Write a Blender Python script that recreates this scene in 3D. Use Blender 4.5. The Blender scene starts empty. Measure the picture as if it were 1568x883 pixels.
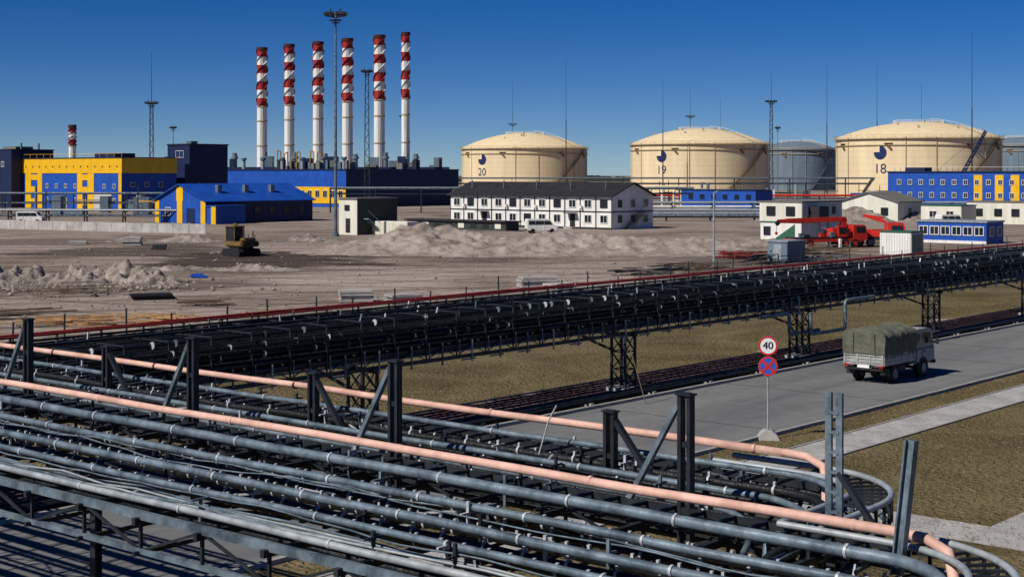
import bpy, math, random, bmesh
from mathutils import Vector, Matrix, noise
random.seed(7)
R=random.random
def U(a,b): return random.uniform(a,b)
scene=bpy.context.scene
TH=math.radians(49.5); CA,SA=math.cos(TH),math.sin(TH)
# site grid: a = along the road, b = across it (both pointing away from the viewpoint)
def W(a,b,z=0.0): return (CA*a-SA*b, SA*a+CA*b, z)

# ------------------------------------------------------------ materials
MATS={}
def pm(name,col,col2=None,rough=0.7,metal=0.0,scale=3.0,bump=0.0,bscale=None,lo=0.35,hi=0.65,streak=False,ribs=0.0):
    if name in MATS: return MATS[name]
    m=bpy.data.materials.new(name); m.use_nodes=True
    nt=m.node_tree; N=nt.nodes; L=nt.links
    bs=N['Principled BSDF']; bs.inputs['Roughness'].default_value=rough; bs.inputs['Metallic'].default_value=metal
    bs.inputs['Specular IOR Level'].default_value=0.35
    if col2 is None: col2=tuple(c*0.7 for c in col)
    tc=N.new('ShaderNodeTexCoord'); mp=N.new('ShaderNodeMapping')
    if streak: mp.inputs['Scale'].default_value=(1,1,0.12)
    L.new(tc.outputs['Object'],mp.inputs['Vector'])
    nz=N.new('ShaderNodeTexNoise'); nz.inputs['Scale'].default_value=scale; nz.inputs['Detail'].default_value=4; nz.inputs['Roughness'].default_value=0.65
    L.new(mp.outputs['Vector'],nz.inputs['Vector'])
    cr=N.new('ShaderNodeValToRGB'); cr.color_ramp.elements[0].position=lo; cr.color_ramp.elements[1].position=hi
    cr.color_ramp.elements[0].color=(*col2,1); cr.color_ramp.elements[1].color=(*col,1)
    L.new(nz.outputs['Fac'],cr.inputs['Fac']); L.new(cr.outputs['Color'],bs.inputs['Base Color'])
    last=None
    if bump>0:
        n2=N.new('ShaderNodeTexNoise'); n2.inputs['Scale'].default_value=bscale or scale*4; n2.inputs['Detail'].default_value=2
        L.new(tc.outputs['Object'],n2.inputs['Vector'])
        b=N.new('ShaderNodeBump'); b.inputs['Strength'].default_value=bump; b.inputs['Distance'].default_value=0.1
        L.new(n2.outputs['Fac'],b.inputs['Height']); L.new(b.outputs['Normal'],bs.inputs['Normal']); last=b
    if ribs>0:
        w=N.new('ShaderNodeTexWave'); w.wave_type='BANDS'; w.bands_direction='DIAGONAL'; w.inputs['Scale'].default_value=ribs
        m2=N.new('ShaderNodeMapping'); m2.inputs['Scale'].default_value=(1,1,0); L.new(tc.outputs['Object'],m2.inputs['Vector']); L.new(m2.outputs['Vector'],w.inputs['Vector'])
        b=N.new('ShaderNodeBump'); b.inputs['Strength'].default_value=0.5; b.inputs['Distance'].default_value=0.05
        L.new(w.outputs['Fac'],b.inputs['Height'])
        if last: L.new(last.outputs['Normal'],b.inputs['Normal'])
        L.new(b.outputs['Normal'],bs.inputs['Normal'])
    MATS[name]=m; return m
def multi(name,stops,scale,rough=0.95,bump=0.5,bscale=3.0,fine=0.25,fine_scale=2.0,stretch=None,stretchrot=0,patches=None,tracks=False):
    m=bpy.data.materials.new(name); m.use_nodes=True; nt=m.node_tree; N=nt.nodes; L=nt.links
    bs=N['Principled BSDF']; bs.inputs['Roughness'].default_value=rough; bs.inputs['Specular IOR Level'].default_value=0.15
    tc=N.new('ShaderNodeTexCoord'); mp=N.new('ShaderNodeMapping'); L.new(tc.outputs['Object'],mp.inputs['Vector'])
    if stretch: mp.inputs['Scale'].default_value=stretch; mp.inputs['Rotation'].default_value=(0,0,stretchrot)
    nz=N.new('ShaderNodeTexNoise'); nz.inputs['Scale'].default_value=scale; nz.inputs['Detail'].default_value=6; nz.inputs['Roughness'].default_value=0.6; nz.inputs['Distortion'].default_value=0.6
    L.new(mp.outputs['Vector'],nz.inputs['Vector'])
    cr=N.new('ShaderNodeValToRGB'); e=cr.color_ramp.elements
    while len(e)<len(stops): e.new(0.5)
    for i,(p,c) in enumerate(stops): e[i].position=p; e[i].color=(*c,1)
    L.new(nz.outputs['Fac'],cr.inputs['Fac'])
    n2=N.new('ShaderNodeTexNoise'); n2.inputs['Scale'].default_value=fine_scale; n2.inputs['Detail'].default_value=6; n2.inputs['Roughness'].default_value=0.75
    L.new(tc.outputs['Object'],n2.inputs['Vector'])
    mr=N.new('ShaderNodeMapRange'); mr.inputs['From Min'].default_value=0.3; mr.inputs['From Max'].default_value=0.7
    mr.inputs['To Min'].default_value=1-fine; mr.inputs['To Max'].default_value=1+fine
    L.new(n2.outputs['Fac'],mr.inputs['Value'])
    mx=N.new('ShaderNodeVectorMath'); mx.operation='SCALE'
    L.new(cr.outputs['Color'],mx.inputs[0]); L.new(mr.outputs['Result'],mx.inputs['Scale'])
    out=mx.outputs['Vector']
    if patches:
        # damp, freshly turned soil
        n4=N.new('ShaderNodeTexNoise'); n4.inputs['Scale'].default_value=0.09; n4.inputs['Detail'].default_value=6; n4.inputs['Roughness'].default_value=.65
        L.new(tc.outputs['Object'],n4.inputs['Vector'])
        for (cx,cy,rx,ry,colr,am) in patches:
            q=N.new('ShaderNodeMapping'); q.inputs['Location'].default_value=(-cx/rx,-cy/ry,0); q.inputs['Scale'].default_value=(1/rx,1/ry,0)
            L.new(tc.outputs['Object'],q.inputs['Vector'])
            ln=N.new('ShaderNodeVectorMath'); ln.operation='LENGTH'; L.new(q.outputs['Vector'],ln.inputs[0])
            ad=N.new('ShaderNodeMath'); ad.operation='MULTIPLY_ADD'; ad.inputs[1].default_value=2.6; L.new(n4.outputs['Fac'],ad.inputs[0]); L.new(ln.outputs['Value'],ad.inputs[2])
            m3=N.new('ShaderNodeMapRange'); m3.inputs['From Min'].default_value=2.0; m3.inputs['From Max'].default_value=2.35; m3.inputs['To Min'].default_value=am; m3.inputs['To Max'].default_value=0
            L.new(ad.outputs['Value'],m3.inputs['Value'])
            mm=N.new('ShaderNodeMix'); mm.data_type='RGBA'; mm.inputs['B'].default_value=(*colr,1)
            L.new(m3.outputs['Result'],mm.inputs['Factor']); L.new(out,mm.inputs['A']); out=mm.outputs['Result']
    if tracks:
        for rot,sc in ((0.3,0.05),(-0.5,0.04)):
            q=N.new('ShaderNodeMapping'); q.inputs['Rotation'].default_value=(0,0,rot); L.new(tc.outputs['Object'],q.inputs['Vector'])
            wv=N.new('ShaderNodeTexWave'); wv.bands_direction='Y'; wv.inputs['Scale'].default_value=sc; wv.inputs['Distortion'].default_value=5; wv.inputs['Detail'].default_value=3; wv.inputs['Detail Scale'].default_value=.6
            L.new(q.outputs['Vector'],wv.inputs['Vector'])
            c2=N.new('ShaderNodeValToRGB'); ee=c2.color_ramp.elements; ee[0].position=.0; ee[0].color=(.55,.52,.5,1); ee[1].position=.10; ee[1].color=(1,1,1,1)
            ee.new(.04).color=(.7,.68,.66,1)
            L.new(wv.outputs['Fac'],c2.inputs['Fac'])
            mm=N.new('ShaderNodeMix'); mm.data_type='RGBA'; mm.blend_type='MULTIPLY'; mm.inputs['Factor'].default_value=.8
            L.new(out,mm.inputs['A']); L.new(c2.outputs['Color'],mm.inputs['B']); out=mm.outputs['Result']
    L.new(out,bs.inputs['Base Color'])
    n3=N.new('ShaderNodeTexNoise'); n3.inputs['Scale'].default_value=bscale; n3.inputs['Detail'].default_value=4
    L.new(tc.outputs['Object'],n3.inputs['Vector'])
    b=N.new('ShaderNodeBump'); b.inputs['Strength'].default_value=bump; b.inputs['Distance'].default_value=0.25
    L.new(n3.outputs['Fac'],b.inputs['Height']); L.new(b.outputs['Normal'],bs.inputs['Normal'])
    return m

BR=(0.05,0.037,0.027)
M_sand=multi('sand_ground',[(0.30,(0.10,0.077,0.060)),(0.40,(0.175,0.14,0.113)),(0.50,(0.26,0.215,0.18)),(0.7,(0.33,0.275,0.235))],0.035,bump=0.9,bscale=0.9,fine=0.3,fine_scale=0.9,tracks=True,
    patches=[(-24,150,15,17,BR,.92),(-42,168,12,14,BR,.75),(-32,116,14,9,(0.11,0.085,0.07),.8),(30,146,16,12,(0.09,0.072,0.06),.8),(-55,190,25,10,(0.12,0.095,0.075),.7),(8,118,10,7,(0.34,0.29,0.25),.6),(-12,124,8,12,(0.36,0.31,0.27),.6)])
M_pile=multi('pile_sand',[(0.35,(0.19,0.158,0.135)),(0.6,(0.32,0.275,0.24))],0.3,bump=0.9,bscale=1.3,fine=0.3,fine_scale=1.2)
M_pile2=multi('pile_rubble',[(0.35,(0.11,0.092,0.08)),(0.6,(0.28,0.245,0.215))],0.5,bump=1.0,bscale=1.8,fine=0.45,fine_scale=2)
M_grass=multi('dry_grass',[(0.32,(0.085,0.066,0.030)),(0.5,(0.135,0.107,0.052)),(0.7,(0.19,0.15,0.08))],0.22,bump=1.0,bscale=6,fine=0.3,fine_scale=3)
M_red=multi('red_gravel',[(0.35,(0.10,0.05,0.042)),(0.65,(0.19,0.105,0.088))],0.5,bump=0.8,bscale=14,fine=0.4,fine_scale=8)
M_dark=multi('dark_soil',[(0.35,(0.008,0.007,0.006)),(0.65,(0.03,0.024,0.02))],0.8,bump=1.0,bscale=8,fine=0.5,fine_scale=7)
M_road=multi('asphalt',[(0.3,(0.115,0.12,0.124)),(0.55,(0.16,0.163,0.165)),(0.75,(0.19,0.19,0.188))],0.35,rough=0.85,bump=0.15,bscale=20,fine=0.16,fine_scale=1.5,stretch=(0.15,1.3,1))
M_walk=multi('paving',[(0.35,(0.28,0.27,0.26)),(0.65,(0.40,0.39,0.375))],1.0,rough=0.9,bump=0.3,bscale=12,fine=0.2,fine_scale=6)
M_kerb=pm('kerb_concrete',(0.33,0.32,0.3),rough=0.9,scale=2)
M_conc=pm('concrete',(0.45,0.43,0.41),(0.28,0.27,0.26),rough=0.9,scale=0.6,bump=0.2)
M_steel=pm('galvanised_pipe',(0.185,0.24,0.285),(0.055,0.08,0.10),rough=0.48,metal=0.25,scale=3,bump=.1,bscale=9)
M_steelL=pm('light_steel',(0.40,0.44,0.46),(0.22,0.25,0.27),rough=0.45,metal=0.25,scale=4)
M_black=pm('black_pipe',(0.010,0.012,0.014),(0.004,0.005,0.006),rough=0.55,scale=5,bump=0.25,bscale=12)
M_frame=pm('dark_steel_frame',(0.024,0.030,0.038),(0.009,0.012,0.016),rough=0.55,metal=0.1,scale=3)
M_pink=pm('salmon_pipe',(0.70,0.44,0.36),(0.46,0.27,0.215),rough=0.6,scale=2.0,bump=.1,bscale=6)
M_redp=pm('red_pipe',(0.30,0.03,0.022),(0.16,0.018,0.014),rough=0.5,scale=2)
M_clamp=pm('pipe_clamp',(0.55,0.57,0.59),rough=0.4,metal=0.2,scale=8)
M_cream=pm('tank_cream',(0.74,0.61,0.39),(0.65,0.52,0.32),rough=0.6,scale=0.35,streak=True)
M_creamD=pm('tank_trim',(0.46,0.37,0.22),rough=0.6,scale=1)
M_rust=pm('rusty_stair',(0.17,0.10,0.05),rough=0.7,scale=1)
M_gtank=pm('tank_grey_blue',(0.15,0.20,0.25),(0.11,0.15,0.19),rough=0.5,scale=0.4,streak=True)
M_blue=pm('blue_cladding',(0.009,0.08,0.42),(0.007,0.055,0.30),rough=0.55,scale=0.5,ribs=1.6)
M_blueR=pm('blue_roof',(0.010,0.08,0.42),(0.008,0.055,0.30),rough=0.5,scale=0.5,ribs=1.2)
M_navy=pm('navy_cladding',(0.006,0.018,0.075),(0.004,0.011,0.045),rough=0.6,scale=0.5,ribs=1.6)
M_yel=pm('yellow_cladding',(0.78,0.45,0.008),(0.66,0.36,0.006),rough=0.5,scale=0.6,ribs=1.6)
M_white=pm('white_paint',(0.76,0.75,0.72),(0.6,0.6,0.57),rough=0.55,scale=0.8,streak=True)
M_wred=pm('chimney_red',(0.36,0.018,0.014),(0.24,0.012,0.011),rough=0.6,scale=0.5)
M_soot=pm('soot',(0.06,0.02,0.018),rough=0.9)
M_wallc=pm('cream_wall',(0.68,0.67,0.58),(0.55,0.54,0.46),rough=0.7,scale=0.8,streak=True)
M_green=pm('green_paint',(0.03,0.12,0.07),rough=0.6)
M_dgreen=pm('dark_green_wall',(0.035,0.05,0.042),rough=0.7)
M_roofD=pm('dark_roof',(0.024,0.022,0.026),(0.012,0.011,0.014),rough=0.7,scale=0.7,ribs=1.5)
M_roofG=pm('grey_roof',(0.16,0.16,0.14),rough=0.7)
M_glass=pm('window_glass',(0.02,0.028,0.04),(0.01,0.014,0.02),rough=0.08,scale=1.5)
M_trimD=pm('dark_trim',(0.02,0.02,0.022),rough=0.6)
M_rub=pm('tyre_rubber',(0.015,0.015,0.016),rough=0.85)
M_ored=pm('crane_red',(0.58,0.026,0.014),(0.42,0.02,0.012),rough=0.45,scale=1)
M_excav=pm('excavator_paint',(0.20,0.125,0.03),(0.06,0.042,0.02),rough=0.7,scale=2)
M_tarp=pm('olive_tarpaulin',(0.12,0.125,0.095),(0.07,0.074,0.055),rough=0.85,scale=2.5,bump=0.5,bscale=5)
M_truckw=pm('truck_grey_paint',(0.38,0.39,0.37),(0.22,0.22,0.21),rough=0.5,scale=3)
M_signw=pm('sign_white',(0.8,0.8,0.8),(0.75,0.75,0.75),rough=0.4)
M_signr=pm('sign_red',(0.6,0.02,0.02),(0.55,0.02,0.02),rough=0.4)
M_signb=pm('sign_blue',(0.02,0.11,0.5),(0.02,0.1,0.45),rough=0.4)
M_signk=pm('sign_black',(0.01,0.01,0.01),rough=0.5)
M_wood=pm('raw_timber',(0.5,0.3,0.14),(0.26,0.15,0.08),rough=0.8,scale=3)
M_woodG=pm('old_timber',(0.15,0.115,0.08),rough=0.9,scale=3)
M_rock=pm('rubble',(0.28,0.24,0.21),(0.13,0.11,0.09),rough=0.95,scale=1)
M_blade=pm('dry_grass_blades',(0.24,0.19,0.09),(0.12,0.1,0.045),rough=0.9,scale=1.2)
M_tree=pm('distant_trees',(0.03,0.04,0.035),(0.018,0.025,0.02),rough=1,scale=0.05)
M_lampred=pm('tail_lamp',(0.4,0.01,0.01),rough=0.3)
M_logo=pm('logo_navy',(0.012,0.025,0.11),rough=0.5)
M_must=pm('mustard_pipe',(0.35,0.22,0.04),rough=0.6)

# ------------------------------------------------------------ mesh builder
class MB:
    def __init__(s,name,loc=(0,0,0),rot=0.0,scale=1.0):
        s.name=name; s.loc=loc; s.rot=rot; s.sc=scale; s.v=[]; s.f=[]; s.m=[]; s.s=[]; s.mats=[]
    def mi(s,m):
        if m not in s.mats: s.mats.append(m)
        return s.mats.index(m)
    def add(s,vs,fs,mat,sm=False):
        o=len(s.v); s.v.extend([tuple(v) for v in vs]); k=s.mi(mat)
        for f in fs: s.f.append([i+o for i in f]); s.m.append(k); s.s.append(sm)
    def box(s,x0,x1,y0,y1,z0,z1,mat):
        s.add([(x0,y0,z0),(x1,y0,z0),(x1,y1,z0),(x0,y1,z0),(x0,y0,z1),(x1,y0,z1),(x1,y1,z1),(x0,y1,z1)],
              [(0,3,2,1),(4,5,6,7),(0,1,5,4),(1,2,6,5),(2,3,7,6),(3,0,4,7)],mat)
    def cbox(s,x0,x1,y0,y1,z0,z1,mat,c=0.05):
        bm=bmesh.new(); bmesh.ops.create_cube(bm,size=1)
        for v in bm.verts:
            v.co=Vector(((x0+x1)/2+v.co.x*(x1-x0),(y0+y1)/2+v.co.y*(y1-y0),(z0+z1)/2+v.co.z*(z1-z0)))
        bmesh.ops.bevel(bm,geom=bm.edges[:],offset=c,segments=2,affect='EDGES')
        bm.verts.index_update()
        s.add([v.co[:] for v in bm.verts],[[v.index for v in f.verts] for f in bm.faces],mat,False); bm.free()
    def beam(s,p,q,w,h,mat,up=(0,0,1)):
        p=Vector(p);q=Vector(q);d=(q-p); L=d.length
        if L<1e-6: return
        d.normalize(); u=Vector(up)
        if abs(d.dot(u))>0.98: u=Vector((1,0,0))
        a=d.cross(u).normalized()*w/2; b=a.cross(d).normalized()*h/2
        k=max(1,int(L/4))
        vs=[]; fs=[(0,3,2,1)]
        for i in range(k+1):
            c=p+(q-p)*(i/k); vs+=[c-a-b,c+a-b,c+a+b,c-a+b]
        for i in range(k):
            o=4*i; fs+=[(o,o+1,o+5,o+4),(o+1,o+2,o+6,o+5),(o+2,o+3,o+7,o+6),(o+3,o,o+4,o+7)]
        o=4*k; fs.append((o,o+1,o+2,o+3))
        s.add(vs,fs,mat)
    def tube(s,pts,r,mat,n=8,caps=True,r2=None):
        pts=[Vector(p) for p in pts]; vs=[];fs=[]; prev=None
        if len(pts)==2 and (pts[1]-pts[0]).length>6:
            k=int((pts[1]-pts[0]).length/5)+1; pts=[pts[0]+(pts[1]-pts[0])*i/k for i in range(k+1)]
        K=len(pts)
        for i,p in enumerate(pts):
            if i==0:d=pts[1]-p
            elif i==K-1:d=p-pts[i-1]
            else:d=(pts[i+1]-pts[i-1])
            d.normalize()
            if prev is None:
                u=Vector((0,0,1)) if abs(d.z)<0.9 else Vector((1,0,0))
                x=d.cross(u).normalized()
            else:
                x=(prev-d*prev.dot(d)).normalized()
            prev=x; y=d.cross(x)
            rr=r if r2 is None else r+(r2-r)*i/(K-1)
            for k in range(n):
                t=2*math.pi*k/n; vs.append(p+x*rr*math.cos(t)+y*rr*math.sin(t))
        for i in range(K-1):
            for k in range(n):
                fs.append((i*n+k,i*n+(k+1)%n,(i+1)*n+(k+1)%n,(i+1)*n+k))
        s.add(vs,fs,mat,True)
        if caps:
            s.add([v for v in vs[:n]],[tuple(range(n))],mat); s.add([v for v in vs[-n:]],[tuple(range(n))],mat)
    def prism(s,poly,y0,y1,mat):
        n=len(poly); vs=[(x,y0,z) for x,z in poly]+[(x,y1,z) for x,z in poly]
        fs=[tuple(range(n)),tuple(range(2*n-1,n-1,-1))]+[(i,(i+1)%n,(i+1)%n+n,i+n) for i in range(n)]
        s.add(vs,fs,mat)
    def hpost(s,p,q,w,mat,along=(1,0,0)):
        p=Vector(p);q=Vector(q);a=Vector(along).normalized(); t=w*0.16
        for sg in (-1,1):
            o=a*sg*w*0.42
            s.beam(p+o,q+o,w,t,mat,up=a)
        s.beam(p,q,t,w*0.66,mat,up=a)
    def dpost(s,p,q,w,mat,along=(0,1,0),depth=.09):
        # two channels joined by batten plates
        p=Vector(p);q=Vector(q);a=Vector(along).normalized()
        for sg in (-1,1):
            o=a*sg*w*0.5; s.beam(p+o,q+o,depth,.045,mat,up=a)
        L=(q-p).length; k=max(2,int(L/.42)); 
        for i in range(k+1):
            c=p+(q-p)*(i/k); 
            s.beam(c-a*w*.5,c+a*w*.5,depth*.6,.06,mat)
    def wheel(s,c,r,w,axis=(0,1,0),hub=None):
        c=Vector(c);a=Vector(axis).normalized()
        s.tube([c-a*w/2,c-a*w*0.38,c+a*w*0.38,c+a*w/2],r,M_rub,18)
        s.tube([c-a*(w/2+0.02),c+a*(w/2+0.02)],r*0.55,hub or M_frame,14)
    def build(s,parent=None):
        me=bpy.data.meshes.new(s.name); me.from_pydata(s.v,[],s.f); me.update()
        for m in s.mats: me.materials.append(m)
        me.polygons.foreach_set('material_index',s.m); me.polygons.foreach_set('use_smooth',s.s)
        bm=bmesh.new(); bm.from_mesh(me); bmesh.ops.recalc_face_normals(bm,faces=bm.faces[:]); bm.to_mesh(me); bm.free()
        ob=bpy.data.objects.new(s.name,me); scene.collection.objects.link(ob)
        ob.location=s.loc; ob.rotation_euler=(0,0,s.rot); ob.scale=(s.sc,)*3
        if parent: ob.parent=parent
        return ob
def textgeo(txt,size):
    cu=bpy.data.curves.new('t','FONT'); cu.body=txt; cu.size=size; cu.align_x='CENTER'; cu.align_y='CENTER'
    ob=bpy.data.objects.new('t',cu); scene.collection.objects.link(ob)
    dg=bpy.context.evaluated_depsgraph_get(); me=ob.evaluated_get(dg).to_mesh()
    vs=[v.co.copy() for v in me.vertices]; fs=[tuple(p.vertices) for p in me.polygons]
    ob.evaluated_get(dg).to_mesh_clear(); bpy.data.objects.remove(ob); bpy.data.curves.remove(cu)
    return vs,fs

# ------------------------------------------------------------ ground & roads
def sheet(name,a0,a1,b0,b1,z,mat,nseg=1,jag=0):
    g=MB(name,(0,0,0),TH); 
    if jag:
        vs=[];fs=[];n=nseg
        for i in range(n+1):
            a=a0+(a1-a0)*i/n
            vs+= [(a,b0+noise.noise((a*0.6,b0,0))*jag,z),(a,b1+noise.noise((a*0.6,b1,5))*jag,z)]
        for i in range(n): fs.append((2*i,2*i+2,2*i+3,2*i+1))
        g.add(vs,fs,mat)
    else: g.add([(a0,b0,z),(a1,b0,z),(a1,b1,z),(a0,b1,z)],[(0,1,2,3)],mat)
    return g.build()
g=MB('ground'); g.add([(-4000,-200,0),(4000,-200,0),(4000,6000,0),(-4000,6000,0)],[(0,1,2,3)],M_sand); g.build()
sheet('grass_lawn',-60,420,-80,22.2,0.004,M_grass)
sheet('grass_verge',-60,420,23.8,25.45,0.004,M_grass)
sheet('grass_field',-60,420,37.6,53,0.004,M_grass,300,1.6)
sheet('gravel_strip',-60,420,34.6,37.5,0.008,M_red,600,0.25)
sheet('soil_strip',-60,420,33.5,35.0,0.012,M_dark,800,0.35)
sheet('asphalt_road',-60,420,25.6,33.4,0.008,M_road)
sheet('pavement',-60,420,22.2,23.8,0.03,M_walk)
sheet('footpath',33.6,35.4,-30,22.2,0.012,M_walk)
sheet('footpath',35.4,60,13.2,14.9,0.012,M_walk)
k=MB('kerb',(0,0,0),TH)
for b in (25.5,33.45):
    a=-60
    while a<300:
        k.box(a,a+0.985,b-0.075,b+0.075,0,0.12+U(-.004,.004),M_kerb); a+=1
a=-60
while a<300:
    for b in (22.14,23.86): k.box(a,a+1.99,b-0.04,b+0.04,0,0.05,M_kerb)
    k.box(a,a+1.99,37.55,37.62,0,0.07,M_kerb); a+=2
k.build()
# low black service pipes in the soil strip
sp=MB('service_pipe_bundle',(0,0,0),TH)
for b,r in ((33.9,0.07),(34.15,0.09),(34.6,0.08)):
    pts=[(a,b+U(-.03,.03),0.16+U(-.02,.02)) for a in range(-40,300,3)]
    sp.tube(pts,r,M_black,6)
for a in range(-40,300,4):
    sp.box(a,a+0.2,33.75,34.8,0.01,0.12,M_conc)
sp.build()
g=MB('road_joint_sealing',(0,0,0),TH)
for a in (44,52.5,61,66,72,80,91): 
    pts=[(a+noise.noise((a,b*.8,0))*.15,25.7+b,0.0125) for b in [i*.4 for i in range(20)]]
    for p,q in zip(pts,pts[1:]): g.add([(p[0]-.02,p[1],p[2]),(p[0]+.02,p[1],p[2]),(q[0]+.02,q[1],q[2]),(q[0]-.02,q[1],q[2])],[(0,1,2,3)],M_dark)
g.build()
g=MB('grass_tufts',(0,0,0),TH)
def tuft(a,b,h):
    for _ in range(3):
        t=U(0,6.28); w=0.012; dx,dy=math.cos(t),math.sin(t); lx,ly=U(-.5,.5)*h,U(-.5,.5)*h
        g.add([(a-dx*w,b-dy*w,0.004),(a+dx*w,b+dy*w,0.004),(a+lx,b+ly,h)],[(0,1,2)],M_blade); a+=U(-.04,.04); b+=U(-.04,.04)
for _ in range(8000):
    tuft(U(30,62),U(8,22),U(.03,.08))
for _ in range(2000):
    tuft(U(36,80),U(23.95,25.35),U(.03,.08))
for _ in range(5000):
    tuft(U(34,100),37.8+abs(random.gauss(0,5)),U(.04,.11))
g.build()

# ------------------------------------------------------------ foreground pipe rack (crosses the road, along b)
fr=MB('pipe_rack',(0,0,0),TH)
BF=40
def run(a,z,r,mat,bend,Rr,drop=0.25,clamps=0,n=8,tail=.8,wob=.008):
    r*=.82
    pts=[]; b=BF
    while b>bend+0.3:
        pts.append((a+U(-wob,wob),b,z+U(-wob,wob))); b-=1.4
    for i in range(11):
        t=math.pi/2*i/10
        pts.append((a-Rr+Rr*math.cos(t),bend-Rr*math.sin(t),z-drop*(i/10)**2))
    la=a-Rr
    if tail>0:
        pts.append((la-tail*.6,bend-Rr,z-drop-0.03)); pts.append((la-tail,bend-Rr,z-drop-0.15)); pts.append((la-tail-.1,bend-Rr,z-drop-0.7))
    fr.tube(pts,r,mat,n)
    if clamps:
        b=bend+U(0,.5)
        while b<30:
            fr.tube([(a,b-0.014,z),(a,b+0.014,z)],r*1.22,M_clamp,8)
            if mat is M_black: fr.beam((a,b,z+r*1.1),(a,b,z+r*1.1+.05),.03,.03,M_clamp)
            b+=clamps*U(.8,1.2)
def salmon(a,z,r,b1,cl):
    pts=[(a+U(-.014,.014),b,z+U(-.014,.014)) for b in [BF-1.7*i for i in range(int((BF-b1)/1.7)+1)]]
    lb=b1
    pts+=[(a,lb+.0,z),(a-.02,lb-.35,z-.01),(a-.12,lb-.62,z-.08),(a-.3,lb-.75,z-.26),(a-.4,lb-.8,z-.6)]
    fr.tube(pts,r,M_pink,14)
    b=b1+.4
    while b<30:
        fr.tube([(a,b-.02,z),(a,b+.02,z)],r*1.12,M_trimD if R()<.5 else M_pink,10); b+=cl*U(.7,1.3)
salmon(16.1,5.2,.05,9.4,3.6); salmon(13.15,5.22,.052,6.5,3.6)
# far group
run(15.75,5.02,0.05,M_steel,9.1,1.0,0.1,2.1,tail=1.2)
for a,z,r in ((15.5,4.84,.05),(15.35,4.9,.06),(15.02,4.8,.07),(14.86,4.86,.06),(15.9,4.8,.05)): run(a,z,r,M_black,9.0,1.1,0.1,1.1,wob=.02)
run(14.65,4.98,0.05,M_steel,8.9,1.2,0.2,2.5)
for a,z,r in ((14.45,4.75,.06),(14.3,4.8,.055)): run(a,z,r,M_black,8.9,1.0,0.3,0.9,wob=.02)
run(13.95,4.95,0.045,M_steel,9.0,0.8,0.3,2.5)
# near group
run(12.62,5.1,0.075,M_steel,6.3,0.9,0.1,1.6,12)
for a,z,r in ((12.4,4.86,.06),(12.25,4.91,.06),(12.1,4.84,.05)): run(a,z,r,M_black,6.2,0.9,0.15,0.6,wob=.022)
run(11.9,5.05,0.055,M_steel,6.1,1.0,0.15,1.8,10)
for a,z,r in ((11.7,4.86,.06),(11.52,4.9,.065),(11.36,4.84,.05)): run(a,z,r,M_black,6.1,1.0,0.2,0.5,10,wob=.022)
run(11.15,5.05,0.058,M_steel,6.0,1.0,0.15,1.5,10)
for a,z,r in ((10.98,4.86,.05),(10.86,4.9,.05)): run(a,z,r,M_black,6.0,1,0.2,0.6,wob=.022)
run(10.68,5.0,0.05,M_steel,6.0,1,0.2,1.9)
for i in range(8): run(10.56-0.045*i,4.9+U(-.03,.03),0.018,M_steelL if i%2 else M_steel,6.0,1,0.2,0,6,wob=.045)
run(10.1,4.95,0.05,M_steelL,5.9,1,0.2,2.3)
# lower tier pipes
for a in (16.0,15.6,15.1,14.5,14.1,12.9,12.3,11.9,11.2):
    run(a,4.5+U(-.04,.04),U(.04,.07),M_black,8.5 if a>13.9 else 6.3,0.8,0.1,0)
# chords
for a in (16.35,13.6,10.1):
    e=6.2 if a<14 else 8.8
    mm_=M_steel if a<11 else M_frame
    fr.beam((a,BF,4.78),(a,e,4.78),0.07,0.09,mm_); fr.beam((a,BF,4.38),(a,e+1.2,4.38),0.06,0.06,mm_)
    b=e+0.2; i=0
    while b<34:
        fr.beam((a,b,4.38),(a,b,4.75),0.035,0.035,M_frame)
        fr.beam((a,b,4.38 if i%2 else 4.75),(a,b+1.1,4.75 if i%2 else 4.38),0.03,0.03,M_frame); b+=1.1; i+=1
# cross beams
b=6.4
while b<36:
    e0=10.0; e1=16.5 if b>9 else 13.8
    fr.beam((e0,b,4.72),(e1,b,4.72),0.06,0.08,M_frame)
    if R()<0.4: fr.beam((e0,b,4.36),(e1,b,4.36),0.04,0.04,M_frame)
    b+=1.1
b=6.6
while b<34:
    fr.beam((12.68,b,4.98),(13.58,b,4.98),0.035,0.04,M_frame)
    fr.beam((10.95,b+.1,4.80),(12.5,b+.1,4.80),0.03,0.03,M_frame)
    if b>9.2: fr.beam((15.5,b,4.9),(16.3,b,4.9),0.03,0.035,M_frame); fr.beam((14.2,b+.2,4.74),(15.2,b+.2,4.74),0.03,0.03,M_frame)
    b+=0.38
fr.beam((13.6,BF,4.95),(13.6,6.2,4.95),0.05,0.07,M_frame)
# brackets, valves and offcuts between the pipes
for i in range(240):
    a0=U(10.3,16.2); b0=U(7 if a0<13.6 else 9.5,30); m_=random.choice([M_frame,M_frame,M_steel,M_clamp])
    if R()<.6: fr.beam((a0,b0,4.75),(a0,b0,U(5.0,5.14)),.035,.03,m_); fr.beam((a0-.12,b0,5.0),(a0+.12,b0,5.0),.03,.02,m_)
    else: fr.beam((a0,b0,4.9),(a0+U(-.3,.3),b0+U(-.6,.6),4.9+U(-.05,.12)),.02,.02,m_)
for s0 in range(4):
    a0=U(10.5,12.3); pts=[]
    for i in range(60):
        b=28-i*.36; pts.append((a0+.35*noise.noise((b*.35,s0*7,0)),b,5.0+.05*noise.noise((b,s0,2))))
    fr.tube(pts,.011,random.choice([M_black,M_steel]),5)
fr.tube([(15.3,12.6,4.9),(15.35,12.55,5.15),(15.38,12.5,5.35),(15.42,12.4,5.55)],.012,M_clamp,5)
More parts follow.
